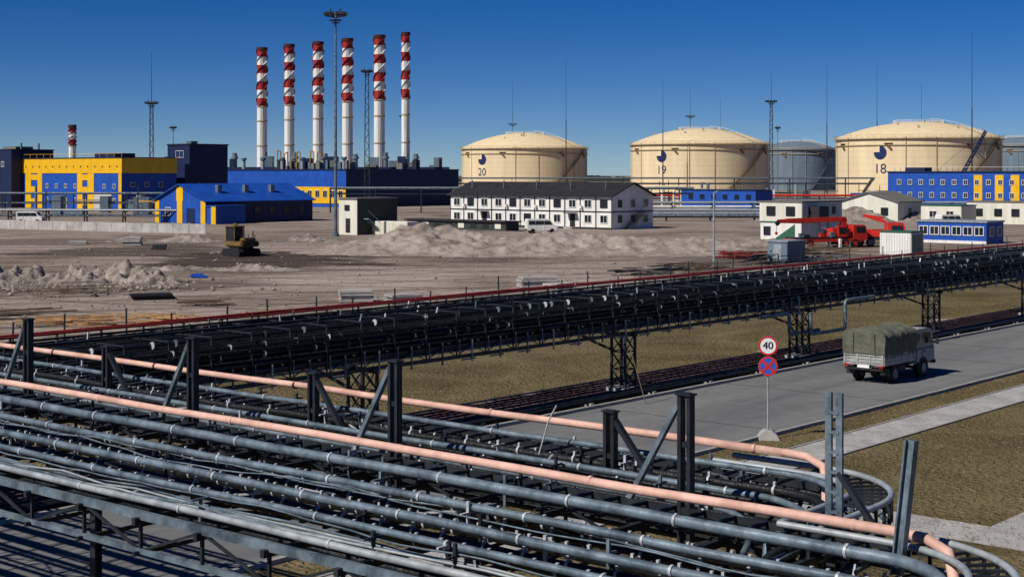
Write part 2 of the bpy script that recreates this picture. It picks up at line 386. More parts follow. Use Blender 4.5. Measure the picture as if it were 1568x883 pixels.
# upright brackets with raking braces
for b in (26.4,22.1,17.75,13.6,9.15):
    fr.dpost((13.62,b,4.6),(13.62,b,6.2),0.12,M_frame,(0,1,0),.10)
    fr.beam((13.62,b+0.08,6.12),(13.62,b+0.75,4.98),0.07,0.055,M_steel)
    fr.box(13.55,13.69,b-.10,b+.10,6.2,6.22,M_frame)
for b in (27.6,22.2,16.9,11.35):
    fr.dpost((15.2,b,4.5),(15.2,b,5.6),0.12,M_frame,(0,1,0),.10)
    fr.beam((15.2,b-0.08,5.5),(15.2,b-0.75,4.7),0.08,0.06,M_frame)
    fr.box(15.13,15.27,b-.10,b+.10,5.6,5.62,M_frame)
def ladderpost(a,b,z0,z1,w,mat,lean=0):
    for o in (-w/2,w/2): fr.beam((a,b+o,z0),(a+lean,b+o+lean,z1),0.07,0.035,mat)
    z=z0+.1
    while z<z1: 
        t=(z-z0)/(z1-z0)*lean
        fr.beam((a+t,b-w/2+t,z),(a+t,b+w/2+t,z),0.05,0.03,mat); z+=0.2
ladderpost(13.6,7.35,4.7,6.4,0.12,M_steel)
fr.hpost((12.85,6.3,4.9),(12.9,6.18,6.15),0.10,M_steel,(0,1,0))
fr.beam((13.6,7.3,5.6),(13.55,6.7,4.9),0.06,0.05,M_frame)
fr.beam((16.2,9.0,4.7),(13.6,7.3,4.75),0.1,0.12,M_frame)
# curved ladder trays at the turns
for (ca,cb,r0,z) in ((14.7,9.0,1.55,5.05),(14.7,9.0,1.1,5.05),(14.7,9.0,1.5,4.72),(14.7,9.0,1.1,4.72),(11.9,6.5,1.6,5.12),(11.9,6.5,1.2,5.12),(11.9,6.5,1.55,4.85)):
    pts=[(ca+r0*math.cos(t),cb-r0*math.sin(t),z) for t in [math.pi/2*i/14 for i in range(15)]]
    pts=[(ca+r0,cb+1.2,z)]+pts+[(ca-1.2,cb-r0,z-.02)]
    fr.tube(pts,0.036,M_steelL if z>5 else M_steel,8)
for (ca,cb,z,r0,r1) in ((14.7,9.0,5.05,1.1,1.55),(11.9,6.5,5.12,1.2,1.6)):
    for i in range(12):
        t=math.pi/2*i/11; c,s_=math.cos(t),math.sin(t)
        fr.beam((ca+r0*c,cb-r0*s_,z-.03),(ca+r1*c,cb-r1*s_,z-.03),0.03,0.03,M_frame)
        fr.beam((ca+r1*c,cb-r1*s_,z-.3),(ca+r1*c,cb-r1*s_,z),0.03,0.03,M_frame)
for i in range(40):
    a0=U(14.2,15.9); b0=U(7.8,9.2); fr.beam((a0,b0,U(4.4,4.9)),(a0+U(-.6,.6),b0+U(-.5,.5),U(4.4,4.9)),0.04,0.04,random.choice([M_frame,M_black,M_steel]))
for i in range(40):
    a0=U(11.6,13.2); b0=U(5.4,6.9); fr.beam((a0,b0,U(4.5,5.0)),(a0+U(-.5,.5),b0+U(-.5,.5),U(4.5,5.0)),0.03,0.03,random.choice([M_frame,M_steelL,M_steel]))
# support towers
for b in (7.6,14.6,24.0,34.4):
    for a in (14.0,16.2):
        if b<8 and a>14: continue
        fr.hpost((a,b,0),(a,b,4.7),0.16,M_frame,(1,0,0)); fr.box(a-.25,a+.25,b-.25,b+.25,0,0.15,M_conc)
    fr.beam((14.0,b,4.0),(10.6,b,4.68),.06,.06,M_frame)
fr.beam((10.1,31,4.38),(10.1,27,3.95),0.06,0.06,M_frame); fr.beam((10.1,23,4.38),(10.1,27,3.95),0.06,0.06,M_frame)
for b in (25,26,27,28,29): fr.beam((10.1,b,4.05),(10.1,b,4.38),.035,.035,M_frame)
fr.build()

# ------------------------------------------------------------ second rack, parallel with the road
r2=MB('pipe_rack',(0,0,0),TH)
A0,A1=2,330
def line(b,z,r,mat,n=6):
    r2.tube([(a,b+U(-.015,.015),z+U(-.015,.015)) for a in range(A0,A1,6)],r,mat,n)
for b in (35.0,38.2):
    r2.beam((A0,b,2.3),(A1,b,2.3),0.12,0.12,M_frame)
    r2.beam((A0,b,2.7),(A1,b,2.7),0.07,0.07,M_frame)
for z,k_,b0 in ((2.62,8,35.1),(2.9,8,35.1),(3.18,8,35.15),(3.46,7,35.2),(3.74,7,35.35)):
    for i in range(k_): line(b0+0.4*i+U(-.04,.04),z+U(-.02,.02),U(.06,.115),M_black)
line(35.02,2.5,.04,M_steel); line(34.98,3.05,.03,M_frame); line(34.98,3.35,.025,M_frame); line(34.98,3.6,.03,M_frame)
line(38.1,4.05,.05,M_redp,8); line(37.8,4.03,.035,M_redp,8); line(37.3,3.95,.04,M_black); line(36.3,3.92,.05,M_frame)
a=A0
i=0
while a<A1:
    near=a<110
    r2.beam((a,34.96,2.3),(a,34.96,3.8),0.05,0.04,M_frame); r2.beam((a,38.25,2.3),(a,38.25,4.05),0.06,0.05,M_frame)
    for z in (2.75,3.3,3.85): r2.beam((a,34.95,z),(a,38.3,z),0.06,0.04,M_frame)
    r2.beam((a,34.95,2.33),(a+0.75,34.95,2.68),0.03,0.03,M_frame); r2.beam((a+1.5,34.95,2.33),(a+.75,34.95,2.68),0.03,0.03,M_frame)
    if near:
        r2.beam((a+.75,34.92,2.1),(a+.75,34.92,2.85),0.06,0.04,M_steel if i%3 else M_steelL)
        r2.beam((a+.1,34.92,2.4),(a+.1,34.92,2.9),0.04,0.03,M_steel)
        if R()<.6: r2.beam((a+.2,34.9,2.2),(a+.9,34.9,2.2),.05,.05,M_steel)
        for z,bb in ((2.9,35.0),(3.18,35.05),(3.46,35.1),(3.74,35.25)):
            for _ in range(2):
                if R()<.45:
                    t=a+U(0,1.4); r2.tube([(t,bb+.06,z),(t+.03,bb+.06,z)],.11,random.choice([M_clamp,M_frame,M_steel,M_steel]),8)
        for _ in range(2):
            t=a+U(0,1.4); b_=U(35.4,38); r2.beam((t,b_,3.8),(t+U(-.1,.1),b_,3.95+U(0,.18)),.05,.04,random.choice([M_frame,M_steel,M_clamp]))
    a+=1.5; i+=1
def pylon(a,b,w,zt):
    cs=[(a-w/2,b),(a+w/2,b),(a+w/2,b+w),(a-w/2,b+w)]
    for c in cs: r2.beam((*c,0.1),(*c,zt),0.09,0.09,M_frame)
    nz=3; dz=(zt-0.15)/nz
    for j in range(nz):
        z0=0.15+j*dz; z1=z0+dz
        for q in range(4):
            p1=cs[q];p2=cs[(q+1)%4]
            r2.beam((*p1,z0),(*p2,z1),0.035,0.035,M_frame); 
            if q in (0,3): r2.beam((*p2,z0),(*p1,z1),0.035,0.035,M_frame)
            r2.beam((*p1,z1),(*p2,z1),0.04,0.04,M_frame)
    r2.box(a-w/2-.2,a+w/2+.2,b-.2,b+w+.2,0.0,0.14,M_conc)
for a in (20,34,48.3,62.2,76.3,90,104,118,132,146,160,176,192,208):
    pylon(a,35.1,0.66,2.25)
    r2.beam((a,34.8,2.24),(a,38.4,2.24),0.2,0.14,M_frame); r2.beam((a,35.8,1.5),(a,38.2,2.2),.09,.09,M_frame)
def rnd(pts,rad=0.25,n=5):
    out=[Vector(pts[0])]
    for i in range(1,len(pts)-1):
        p=Vector(pts[i]); d0=(Vector(pts[i-1])-p).normalized(); d1=(Vector(pts[i+1])-p).normalized()
        for k in range(n+1):
            t=k/n; A=p+d0*rad; B=p+d1*rad
            out.append(A*(1-t)**2+p*2*t*(1-t)+B*t*t)
    out.append(Vector(pts[-1])); return out
r2.tube(rnd([(57.5,34.75,2.25),(60.1,34.75,2.25),(60.1,34.75,1.3),(62.8,34.75,1.3)]),.085,M_steel,10)
r2.tube(rnd([(61.6,34.5,2.2),(61.6,34.5,1.2),(64.9,34.5,1.2),(64.9,34.5,2.55),(68,34.6,2.55)]),.085,M_steel,10)
r2.build()

f=MB('wire_fence',(0,0,0),TH)
for a in range(-30,170,3):
    bb=60+0.3*math.sin(a)
    f.tube([(a,bb,0),(a+U(-.08,.08),bb,1.9+U(-.2,.5))],.045,M_frame,6)
for z in (0.6,1.2,1.75): f.tube([(a,60+.3*math.sin(a),z) for a in range(-30,170,3)],.008,M_frame,4)
f.build()
st=MB('marker_stake'); st.tube([(5.0,56.0,0),(4.7,56.2,1.1),(4.45,56.4,2.0)],.022,M_woodG,6); st.build()

# ------------------------------------------------------------ traffic signs
def disc(mb,c,r0,r1,y,mat,n=36):
    vs=[];fs=[]
    for i in range(n):
        t=2*math.pi*i/n
        vs+=[(c[0]+r0*math.cos(t),y,c[1]+r0*math.sin(t)),(c[0]+r1*math.cos(t),y,c[1]+r1*math.sin(t))]
    for i in range(n):
        j=(i+1)%n; fs.append((2*i,2*i+1,2*j+1,2*j))
    mb.add(vs,fs,mat)
sg=MB('traffic_sign',(8.3,48.7,0),math.radians(-6))
sg.tube([(0,0,0),(0,0,3.3)],.035,M_steelL,10)
sg.prism([(-.38,0),(.38,0),(.26,.2),(.12,.3),(-.12,.3),(-.26,.2)],-.3,.3,M_conc)
for zc in (3.03,2.37):
    sg.tube([(0,-.05,zc),(0,-.065,zc)],.315,M_steelL,36)
    sg.box(-.12,.12,-.05,-.03,zc-.05,zc+.05,M_steelL)
disc(sg,(0,3.03),0.0001,.25,-.072,M_signw); disc(sg,(0,3.03),.255,.31,-.074,M_signr)
vs,fs=textgeo('40',0.34)
for dx in (-.007,.007): sg.add([(v.x*1.0+dx,-.0755-(dx>0)*.002,v.y+3.03) for v in vs],fs,M_signk)
disc(sg,(0,2.37),0.0001,.26,-.072,M_signb); disc(sg,(0,2.37),.255,.31,-.074,M_signr)
for s_ in (1,-1):
    y=-.0755-(s_>0)*.002; d=.19; w=.03
    sg.add([(-d-w,y,2.37-s_*d+s_*w),(-d+w,y,2.37-s_*d-s_*w),(d+w,y,2.37+s_*d-s_*w),(d-w,y,2.37+s_*d+s_*w)],[(0,1,2,3)],M_signr)
sg.build()

# ------------------------------------------------------------ army style truck with canvas body
tr=MB('canvas_truck',W(56.2,29.0,0.008),TH,.94)
Wd=0.98
for x in (1.05,3.75):
    for y in (-.8,.8): tr.wheel((x,y,.4),.4,.26,hub=M_steel)
for y in (-.45,.45): tr.beam((.1,y,.62),(4.7,y,.62),.09,.16,M_trimD)
tr.tube([(1.05,-.8,.4),(1.05,.8,.4)],.07,M_trimD,8); tr.tube([(1.05,-.15,.4),(1.05,.15,.4)],.2,M_trimD,12)
tr.tube([(3.75,-.8,.4),(3.75,.8,.4)],.07,M_trimD,8)
tr.cbox(1.6,2.4,-.8,-.5,.4,.72,M_trimD,.05)
tr.box(0,3.0,-Wd,Wd,.82,.9,M_truckw)
for y in (-Wd,Wd-.05): tr.box(0.0,3.0,y,y+.05,.9,1.32,M_truckw)
tr.box(-.05,0,-Wd,Wd,.82,1.32,M_truckw)
for z in (.95,1.1,1.25): 
    tr.box(-.075,-.05,-Wd+.05,Wd-.05,z-.025,z+.025,M_truckw)
    for y in (-Wd-.02,Wd): tr.box(.05,2.95,y,y+.02,z-.025,z+.025,M_truckw)
for y in (-.9,-.3,.3,.9): tr.box(-.09,-.05,y-.03,y+.03,.84,1.3,M_truckw)
for y in (-.82,.82):
    tr.box(-.1,-.06,y-.1,y+.1,.72,.82,M_lampred); tr.box(.3,.34,y-.2,y+.2,.35,.7,M_trimD)
tr.box(-.12,-.07,-.28,.28,.7,.82,M_signw)
tr.box(-.1,0,-.9,.9,.6,.68,M_trimD)
nx=40; prof=[]
for j in range(27):
    t=j/26
    if t<.3: y=-Wd-.03; z=1.2+(t/.3)*.92
    elif t>.7: y=Wd+.03; z=1.2+((1-t)/.3)*.92
    else:
        q=(t-.3)/.4; y=(-(Wd+.03)+2*(Wd+.03)*q); z=2.12+.3*math.sin(math.pi*q)**.55
    prof.append((y,z))
vs=[];fs=[]
for i in range(nx+1):
    x=-.07+3.12*i/nx; sag=.06*abs(math.sin(math.pi*i/nx*4))
    for j,(y,z) in enumerate(prof):
        nn=noise.noise((x*2.2,y*2.2,z*2.2))*.05+noise.noise((x*6,y*3,z*2))*.018
        side=(j<8 or j>18)
        k_=1-sag*(.35 if side else 1)*.5
        vs.append((x,(y)*(k_)+nn*(1 if y>0 else -1),z-(sag if not side else 0)+nn))
n=len(prof)
for i in range(nx):
    for j in range(n-1): fs.append((i*n+j,(i+1)*n+j,(i+1)*n+j+1,i*n+j+1))
tr.add(vs,fs,M_tarp,True)
for e in (0,nx):
    base=[vs[e*n+j] for j in range(n)]
    tr.add(base,[tuple(range(n))],M_tarp)
for y in (-.55,.5): tr.beam((-.085,y,1.25),(-.085,y*.95,2.2),.03,.02,M_trimD)
tr.beam((-.09,-Wd,1.34),(-.09,Wd,1.34),.05,.03,M_tarp)
for i in range(9): tr.beam((.1+i*.35,-Wd-.05,1.28),(.1+i*.35,-Wd-.05,1.12),.015,.015,M_trimD)
cab=[(3.08,.62),(4.95,.62),(5.05,.8),(5.03,1.25),(4.82,1.95),(4.65,2.1),(4.3,2.16),(3.3,2.16),(3.12,2.08)]
tr.prism(cab,-.9,.9,M_truckw)
tr.cbox(3.1,4.98,-.96,.96,.62,1.3,M_truckw,.06)
for s_ in (-1,1):
    y=s_*.905
    tr.add([(3.75,y,1.36),(4.78,y,1.36),(4.62,y,1.95),(3.8,y,1.98)],[(0,1,2,3)],M_glass)
    tr.add([(3.2,y,1.36),(3.6,y,1.36),(3.6,y,1.95),(3.22,y,1.95)],[(0,1,2,3)],M_glass)
    tr.beam((3.68,s_*.967,.68),(3.68,s_*.967,1.3),.012,.02,M_trimD)
    tr.box(3.78,3.92,min(s_*.97,s_*1.0),max(s_*.97,s_*1.0),1.12,1.16,M_trimD)
    tr.tube([(3.75,s_*.9,.42),(3.75,s_*.975,.42)],.5,M_trimD,20)
    tr.wheel((3.75,s_*.86,.4),.4,.26,hub=M_steel)
    tr.beam((4.7,s_*.9,1.5),(4.78,s_*1.15,1.55),.03,.03,M_trimD); tr.cbox(4.74,4.8,s_*1.17-.08,s_*1.17+.08,1.4,1.7,M_trimD,.02)
tr.add([(5.035,-.8,1.32),(5.035,.8,1.32),(4.855,.76,1.92),(4.855,-.76,1.92)],[(0,1,2,3)],M_glass)
tr.add([(3.075,-.6,1.45),(3.075,.6,1.45),(3.1,.6,1.95),(3.1,-.6,1.95)],[(0,1,2,3)],M_glass)
tr.cbox(4.95,5.12,-.95,.95,.5,.68,M_trimD,.03)
tr.build()

# ------------------------------------------------------------ chimneys
def chimney(X,Y,H,r,band=3.4,nb=7):
    c=MB('striped_chimney',(X,Y,0))
    zt=H
    c.tube([(0,0,0),(0,0,H-band*nb)],r*1.06,M_white,20,r2=r)
    for i in range(nb):
        z1=zt-band*i; mat=M_wred if i%2==0 else M_white
        c.tube([(0,0,z1-band),(0,0,z1)],r*1.0,mat,20,caps=False)
    for ph in (0,2.09,4.19):
        vs=[];n=70
        L=band*nb
        for i in range(n+1):
            t=ph+i/n*2*math.pi*1.6; z=H-L+L*i/n
            vs+=[(r*math.cos(t),r*math.sin(t),z),(1.22*r*math.cos(t),1.22*r*math.sin(t),z)]
        for i in range(n):
            zz=(H-(vs[2*i][2]+vs[2*i+2][2])/2); mat=M_wred if int(zz/band)%2==0 else M_white
            v=[Vector(q) for q in (vs[2*i],vs[2*i+1],vs[2*i+3],vs[2*i+2])]
            c.add(v,[(0,1,2,3)],mat)
            c.add([p+Vector((0,0,-.15)) for p in v],[(0,1,2,3)],mat)
    c.tube([(0,0,H-.7),(0,0,H+.5)],r*1.14,M_soot,20)
    for z in (H*0.33,H*0.5,H-band*nb-.3): c.tube([(0,0,z),(0,0,z+.5)],r*1.12,M_creamD,20)
    for o in (-.3,.3): c.beam((o,-r*1.1,0),(o,-r*1.1,H),.06,.06,M_frame)
    c.tube([(0,0,0),(0,0,9)],r*1.6,M_steelL,20,r2=r*1.1)
    return c.build()
for px,Y,r in ((-103,619,2.05),(-89.4,603,1.95),(-76.3,591,2.0),(-63.2,577,2.0),(-49.7,563,2.0),(-39.1,552,1.5)):
    chimney(px,Y,60,r)
chimney(-175.6,600,27.6,1.4,2.6,3)

# ------------------------------------------------------------ storage tanks
def tank(X,Y,Rr,H,dome,mat,num=None,phi=None,name='storage_tank'):
    t=MB(name,(X,Y,0)); n=96; off=math.degrees(math.atan2(X,Y))
    def ring(r,z): return [(r*math.sin(2*math.pi*i/n),-r*math.cos(2*math.pi*i/n),z) for i in range(n)]
    def band(r0,z0,r1,z1,m,sm=True):
        t.add(ring(r0,z0)+ring(r1,z1),[(i,(i+1)%n,n+(i+1)%n,n+i) for i in range(n)],m,sm)
    nb=9
    for i in range(nb):
        band(Rr,H*i/nb,Rr,H*(i+1)/nb-.06,mat); band(Rr-.03,H*(i+1)/nb-.06,Rr-.03,H*(i+1)/nb,mat)
    band(Rr,H,Rr*.985,H+.5,mat)
    prev=(Rr*.985,H+.5)
    for i in range(1,13):
        q=i/12; r=Rr*.985*(1-q); z=H+.5+dome*(1-(r/(Rr*.985))**2)
        band(prev[0],prev[1],max(r,.01),z,mat); prev=(max(r,.01),z)
    for z,w,h in ((H-.3,.9,.18),(H-2.6,.45,.3)):
        band(Rr,z,Rr+w,z,M_creamD,False); band(Rr+w,z,Rr+w,z-h,M_creamD,False); band(Rr+w,z-h,Rr,z-h,M_creamD,False)
    def rail(r,z,arc=(0,1),m=M_creamD):
        k=int(72*(arc[1]-arc[0])); P=[]
        for i in range(k+1):
            a=2*math.pi*(arc[0]+i/72); p=(r*math.sin(a),-r*math.cos(a)); P.append(p)
            t.beam((*p,z),(*p,z+1.2),.08,.08,m)
        for hh in (.6,1.2): t.tube([(*p,z+hh) for p in P],.05,m,4)
    rail(Rr+.8,H-.3)
    zr=H+.5+dome*(1-(9/(Rr*.985))**2)-.1; rail(9,zr,m=M_white)
    a=math.radians(50-off); pr=None
    for i in range(9):
        r=Rr*.98*(1-i/10); z=H+.6+dome*(1-(r/(Rr*.985))**2)
        p=(r*math.sin(a),-r*math.cos(a),z)
        t.beam(p,(p[0],p[1],z+1.2),.08,.08,M_white)
        if pr: t.beam(pr,p,.9,.12,M_creamD); t.beam((pr[0],pr[1],pr[2]+1.2),(p[0],p[1],p[2]+1.2),.08,.08,M_white)
        pr=p
    m=M_rust if num else M_gtank; K=46; pr=None
    for i in range(K+1):
        ph=math.radians(20-off+46*i/K); z=.5+(H-.8)*i/K
        p=((Rr+.65)*math.sin(ph),-(Rr+.65)*math.cos(ph),z)
        q=(Rr*math.sin(ph),-Rr*math.cos(ph),z)
        t.beam(q,p,.7,.08,m)
        p2=(p[0]*1.012,p[1]*1.012,z)
        if pr: 
            t.beam(pr,p2,.1,.4,m); t.beam((pr[0],pr[1],pr[2]+1.1),(p2[0],p2[1],z+1.1),.07,.07,m); 
        if i%2==0: t.beam(p2,(p2[0],p2[1],z+1.1),.06,.06,m)
        pr=p2
    for ph in (-62,-20,35,66):
        pa=math.radians(ph-off); c=Vector((math.sin(pa),-math.cos(pa),0)); s_=Vector((c.y,-c.x,0))
        b0=c*(Rr+.1)+Vector((0,0,H-2)); 
        t.beam(b0-s_*1.5,b0+s_*1.5,1.8,.2,M_creamD); t.beam(b0-s_*1.2+Vector((0,0,-2.2)),b0+s_*1.2+Vector((0,0,-.1)),1.2,.5,M_rust)
    for ph in (-75,-55,-8,12,50,72):
        pa=math.radians(ph-off); t.tube([((Rr+.25)*math.sin(pa),-(Rr+.25)*math.cos(pa),.3),((Rr+.25)*math.sin(pa),-(Rr+.25)*math.cos(pa),H+.3)],.11,M_creamD,6)
    for i in range(14):
        aa=U(0,6.28); r=U(3,Rr*.9); z=H+.5+dome*(1-(r/(Rr*.985))**2)
        t.tube([(r*math.sin(aa),-r*math.cos(aa),z-.2),(r*math.sin(aa),-r*math.cos(aa),z+U(.5,1.1))],.35,M_creamD,8)
    if num:
        ph=math.radians(phi-off)
        def onc(x,z,o): 
            a=ph+x/Rr; return ((Rr+o)*math.sin(a),-(Rr+o)*math.cos(a),z)
        zc=H-5.5; r=2.5
        P=[onc(0,zc,.06)]+[onc(r*math.cos(k*math.pi/16),zc+r*math.sin(k*math.pi/16),.06) for k in range(32)]
        t.add(P,[(0,k+1,(k+1)%32+1) for k in range(32)],M_logo)
        P=[onc(-.2,zc+.2,.10)]+[onc(-.2-r*.95*math.sin(k*math.pi/16),zc+.2+r*.95*math.cos(k*math.pi/16),.10) for k in range(9)]
        t.add(P,[(0,k+1,k+2) for k in range(8)],M_cream)
        vs,fs=textgeo(num,5.0); t.add([onc(v.x,zc-5.9+v.y,.08) for v in vs],fs,M_logo)
    return t.build()
tank(6,719,30,20.6,7,M_cream,'20',-41)
tank(82,657,30,21.4,6.4,M_cream,'19',-32)
tank(151.7,561,30,21.6,5.8,M_cream,'18',-26)
tank(152,800,20,21.5,4,M_gtank); tank(254,745,20,22.5,4,M_gtank); tank(205,850,20,21,4,M_gtank)

# ------------------------------------------------------------ masts
def mast(X,Y,H,r=.28,head=1.5,rod=0,name='floodlight_mast',lat=False):
    m=MB(name,(X,Y,0))
    if lat:
        w=.6
        for sx in (-1,1):
            for sy in (-1,1): m.beam((sx*w,sy*w,0),(sx*w*.6,sy*w*.6,H),.12,.12,M_frame)
        z=0;i=0
        while z<H-1.5:
            k=1-.4*z/H; k2=1-.4*(z+1.5)/H; s_=1 if i%2 else -1
            for sy in (-1,1):
                m.beam((-w*k*s_,sy*w*k,z),(w*k2*s_,sy*w*k2,z+1.5),.07,.07,M_frame)
            z+=1.5;i+=1
    else:
        m.tube([(0,0,0),(0,0,H)],r,M_steel,10,r2=r*.5)
        m.tube([(0,0,0),(0,0,.4)],r*2,M_steel,10)
    if head:
        n=10; P=[(head*math.cos(2*math.pi*i/n),head*math.sin(2*math.pi*i/n)) for i in range(n+1)]
        m.tube([(*p,H-.3) for p in P],.07,M_frame,5,caps=False); m.tube([(x*.6,y*.6,H-.9) for x,y in P],.07,M_frame,5,caps=False)
        for p in P[:-1]:
            m.beam((0,0,H-.6),(*p,H-.3),.06,.06,M_frame)
            m.cbox(p[0]-.26,p[0]+.26,p[1]-.18,p[1]+.18,H-.25,H+.2,M_trimD,.04)
        m.box(-.5,.5,-.5,.5,H-1.3,H-1.2,M_frame)
        for s_ in (-1,1): m.beam((s_*head*.5,0,H+.2),(s_*head*.5,0,H+.7),.15,.15,M_frame)
    if rod: m.tube([(0,0,H),(0,0,rod)],.1,M_frame,5,r2=.04)
    m.build()
mast(-24.2,206,30.5,.26,1.35)
mast(-96,400,27.5,.3,1.6,41,lat=True); mast(-112.8,500,24,.2,1.0)
mast(-33.8,350,32.5,.25,1.2,lat=True); mast(-41,560,30,.2,.8)
mast(0.3,760,33.7,.3,2.0,55); mast(89,750,37.3,.3,2.2,53)
mast(86.3,500,32.7,.3,1.8,43,lat=True); mast(92,520,24.5,.15,.8)
def rod(X,Y,H):
    m=MB('lightning_mast',(X,Y,0)); m.tube([(0,0,0),(0,0,H*.55)],.28,M_frame,8,r2=.17); m.tube([(0,0,H*.55),(0,0,H)],.11,M_frame,6,r2=.05)
    m.tube([(0,0,0),(0,0,.5)],.6,M_conc,8); m.build()
for X,Y,H in ((23.4,650,58),(62.3,620,48),(111,800,48),(125.8,600,52),(158,650,57),(190.8,700,50),(147,480,53.7)): rod(X,Y,H)
sl=MB('street_lamp',(18.2,135.4,0)); sl.tube([(0,0,0),(0,0,6.9)],.12,M_steelL,10,r2=.07); sl.tube([(0,0,0),(0,0,.3)],.22,M_conc,10); sl.tube([(0,0,6.8),(.15,0,6.95),(.4,0,7.0)],.05,M_steelL,8); sl.cbox(.3,.7,-.12,.12,6.93,7.07,M_steel,.03); sl.build()

# ------------------------------------------------------------ buildings
def wina(m,y,z,w,h,fm=None,gm=None,div=1,x=0.0):
    fm=fm or M_white; gm=gm or M_glass
    m.box(x-.03,x+.02,y-w/2,y+w/2,z-h/2,z+h/2,gm)
    t=.09
    m.box(x-.09,x+.02,y-w/2-t,y-w/2,z-h/2-t,z+h/2+t,fm); m.box(x-.09,x+.02,y+w/2,y+w/2+t,z-h/2-t,z+h/2+t,fm)
    m.box(x-.085,x+.02,y-w/2,y+w/2,z+h/2,z+h/2+t,fm); m.box(x-.12,x+.02,y-w/2,y+w/2,z-h/2-t,z-h/2,fm)
    for i in range(1,div+1):
        yy=y-w/2+w*i/(div+1); m.box(x-.07,x+.02,yy-.03,yy+.03,z-h/2,z+h/2,fm)
def winb(m,x,z,w,h,fm=None,gm=None,y=0.0):
    fm=fm or M_white; gm=gm or M_glass
    m.box(x-w/2,x+w/2,y-.03,y+.02,z-h/2,z+h/2,gm); t=.09
    m.box(x-w/2-t,x-w/2,y-.09,y+.02,z-h/2-t,z+h/2+t,fm); m.box(x+w/2,x+w/2+t,y-.09,y+.02,z-h/2-t,z+h/2+t,fm)
    m.box(x-w/2,x+w/2,y-.085,y+.02,z+h/2,z+h/2+t,fm); m.box(x-w/2,x+w/2,y-.12,y+.02,z-h/2-t,z-h/2,fm)
def gable(m,La,Lb,ze,zr,mw,mr,along='b',ov=.4):
    m.box(0,La,0,Lb,0,ze,mw)
    if along=='b':
        h=La/2; dz=(zr-ze)
        m.add([(0,0,ze),(La,0,ze),(h,0,zr-.05)],[(0,1,2)],mw); m.add([(0,Lb,ze),(La,Lb,ze),(h,Lb,zr-.05)],[(0,1,2)],mw)
        s_=dz/h*ov
        for sg in (0,1):
            x0=-ov if sg==0 else La+ov
            m.add([(x0,-ov,ze-s_),(h,-ov,zr),(h,Lb+ov,zr),(x0,Lb+ov,ze-s_),(x0,-ov,ze-s_+.16),(h,-ov,zr+.16),(h,Lb+ov,zr+.16),(x0,Lb+ov,ze-s_+.16)],[(0,1,2,3),(4,5,6,7),(0,1,5,4),(1,2,6,5),(2,3,7,6),(3,0,4,7)],mr)
    else:
        h=Lb/2; dz=(zr-ze); s_=dz/h*ov
        m.add([(0,0,ze),(0,Lb,ze),(0,h,zr-.05)],[(0,1,2)],mw); m.add([(La,0,ze),(La,Lb,ze),(La,h,zr-.05)],[(0,1,2)],mw)
        for sg in (0,1):
            y0=-ov if sg==0 else Lb+ov
            m.add([(-ov,y0,ze-s_),(-ov,h,zr),(La+ov,h,zr),(La+ov,y0,ze-s_),(-ov,y0,ze-s_+.16),(-ov,h,zr+.16),(La+ov,h,zr+.16),(La+ov,y0,ze-s_+.16)],[(0,1,2,3),(4,5,6,7),(0,1,5,4),(1,2,6,5),(2,3,7,6),(3,0,4,7)],mr)

o=MB('office_building',(15.3,230,0),TH); La,Lb=10.9,33.7
gable(o,La,Lb,5.15,7.1,M_white,M_roofD,'b',.5)
o.box(-.06,0,0,Lb,2.62,2.8,M_trimD); o.box(-.06,0,0,Lb,0,.3,M_trimD); o.box(-.08,0,0,Lb,4.95,5.12,M_trimD)
nb=11
for i in range(nb+1):
    y=Lb*i/nb; o.box(-.07,0,max(0,y-.09),min(Lb,y+.09),.3,4.95,M_trimD)
for i in range(nb):
    y=Lb*(i+.5)/nb
    for z in (1.6,3.95):
        if z<2 and i in (2,8):
            o.box(-.05,.02,y-.5,y+.5,.3,2.3,M_trimD); o.box(-1.2,-.08,y-1,y+1,2.4,2.5,M_trimD); o.box(-1.3,-.08,y-.8,y+.8,0,.3,M_conc)
        else: wina(o,y,z,1.25,1.1,M_trimD if (i+int(z))%3==0 else M_white)
for x in (2,5.4,8.8): 
    for z in (1.6,3.95): winb(o,x,z,1.2,1.2,M_white)
o.box(0,La,-.06,0,2.62,2.8,M_trimD)
for i in range(12): o.box(3+i*.3,3.3+i*.3,-1.3,-.1,.2*i,.2*i+.12,M_frame)
o.beam((3,-1.3,1),(6.6,-1.3,3.4),.06,.06,M_frame); o.box(6.6,8,-1.3,-.1,2.5,2.6,M_frame)
for i in range(5): o.tube([(2.5,3+i*7,6.0),(2.5,3+i*7,7.5)],.12,M_steel,6)
for i in (1,4,6,9): o.box(-.5,-.06,Lb*(i+.5)/nb+1.0,Lb*(i+.5)/nb+1.35,3.2,3.6,M_white)
o.build()

o=MB('blue_yellow_building',(-91.7,353,0),TH); La,Lb,H=15.6,49.4,12.3
o.box(0,La,0,Lb,0,H-3.6,M_blue); o.box(-.15,La+.1,-.15,Lb+.15,H-3.6,H,M_yel)
o.box(-.3,La+.3,-.3,Lb+.3,H,H+.2,M_navy)
for y0,y1 in ((0,1.2),(11.2,13.8),(16,18.2),(33.5,35.5),(38.5,41),(48,49.4)):
    o.box(-.12,0,y0,y1,0,H-3.6,M_yel)
for (y0,y1) in ((13.8,16),(35.5,38.5)):
    for z in (1,4,7): o.box(-.13,0,y0,y1,z,z+1.4,M_yel)
for i in range(12):
    y=3.0+i*4.05
    for z in (2.2,5.6):
        if 11<y<18.5 or 33<y<41.2: continue
        wina(o,y,z,.9,.9,M_white)
for i in range(16): o.box(-.2,-.16,1.5+i*3,1.9+i*3,H-2.2,H-1.8,M_trimD)
for x in (3,7,11):
    for z in (2.5,6): winb(o,x,z,1,1)
o.box(2,8,6,14,H+.2,H+1.2,M_navy)
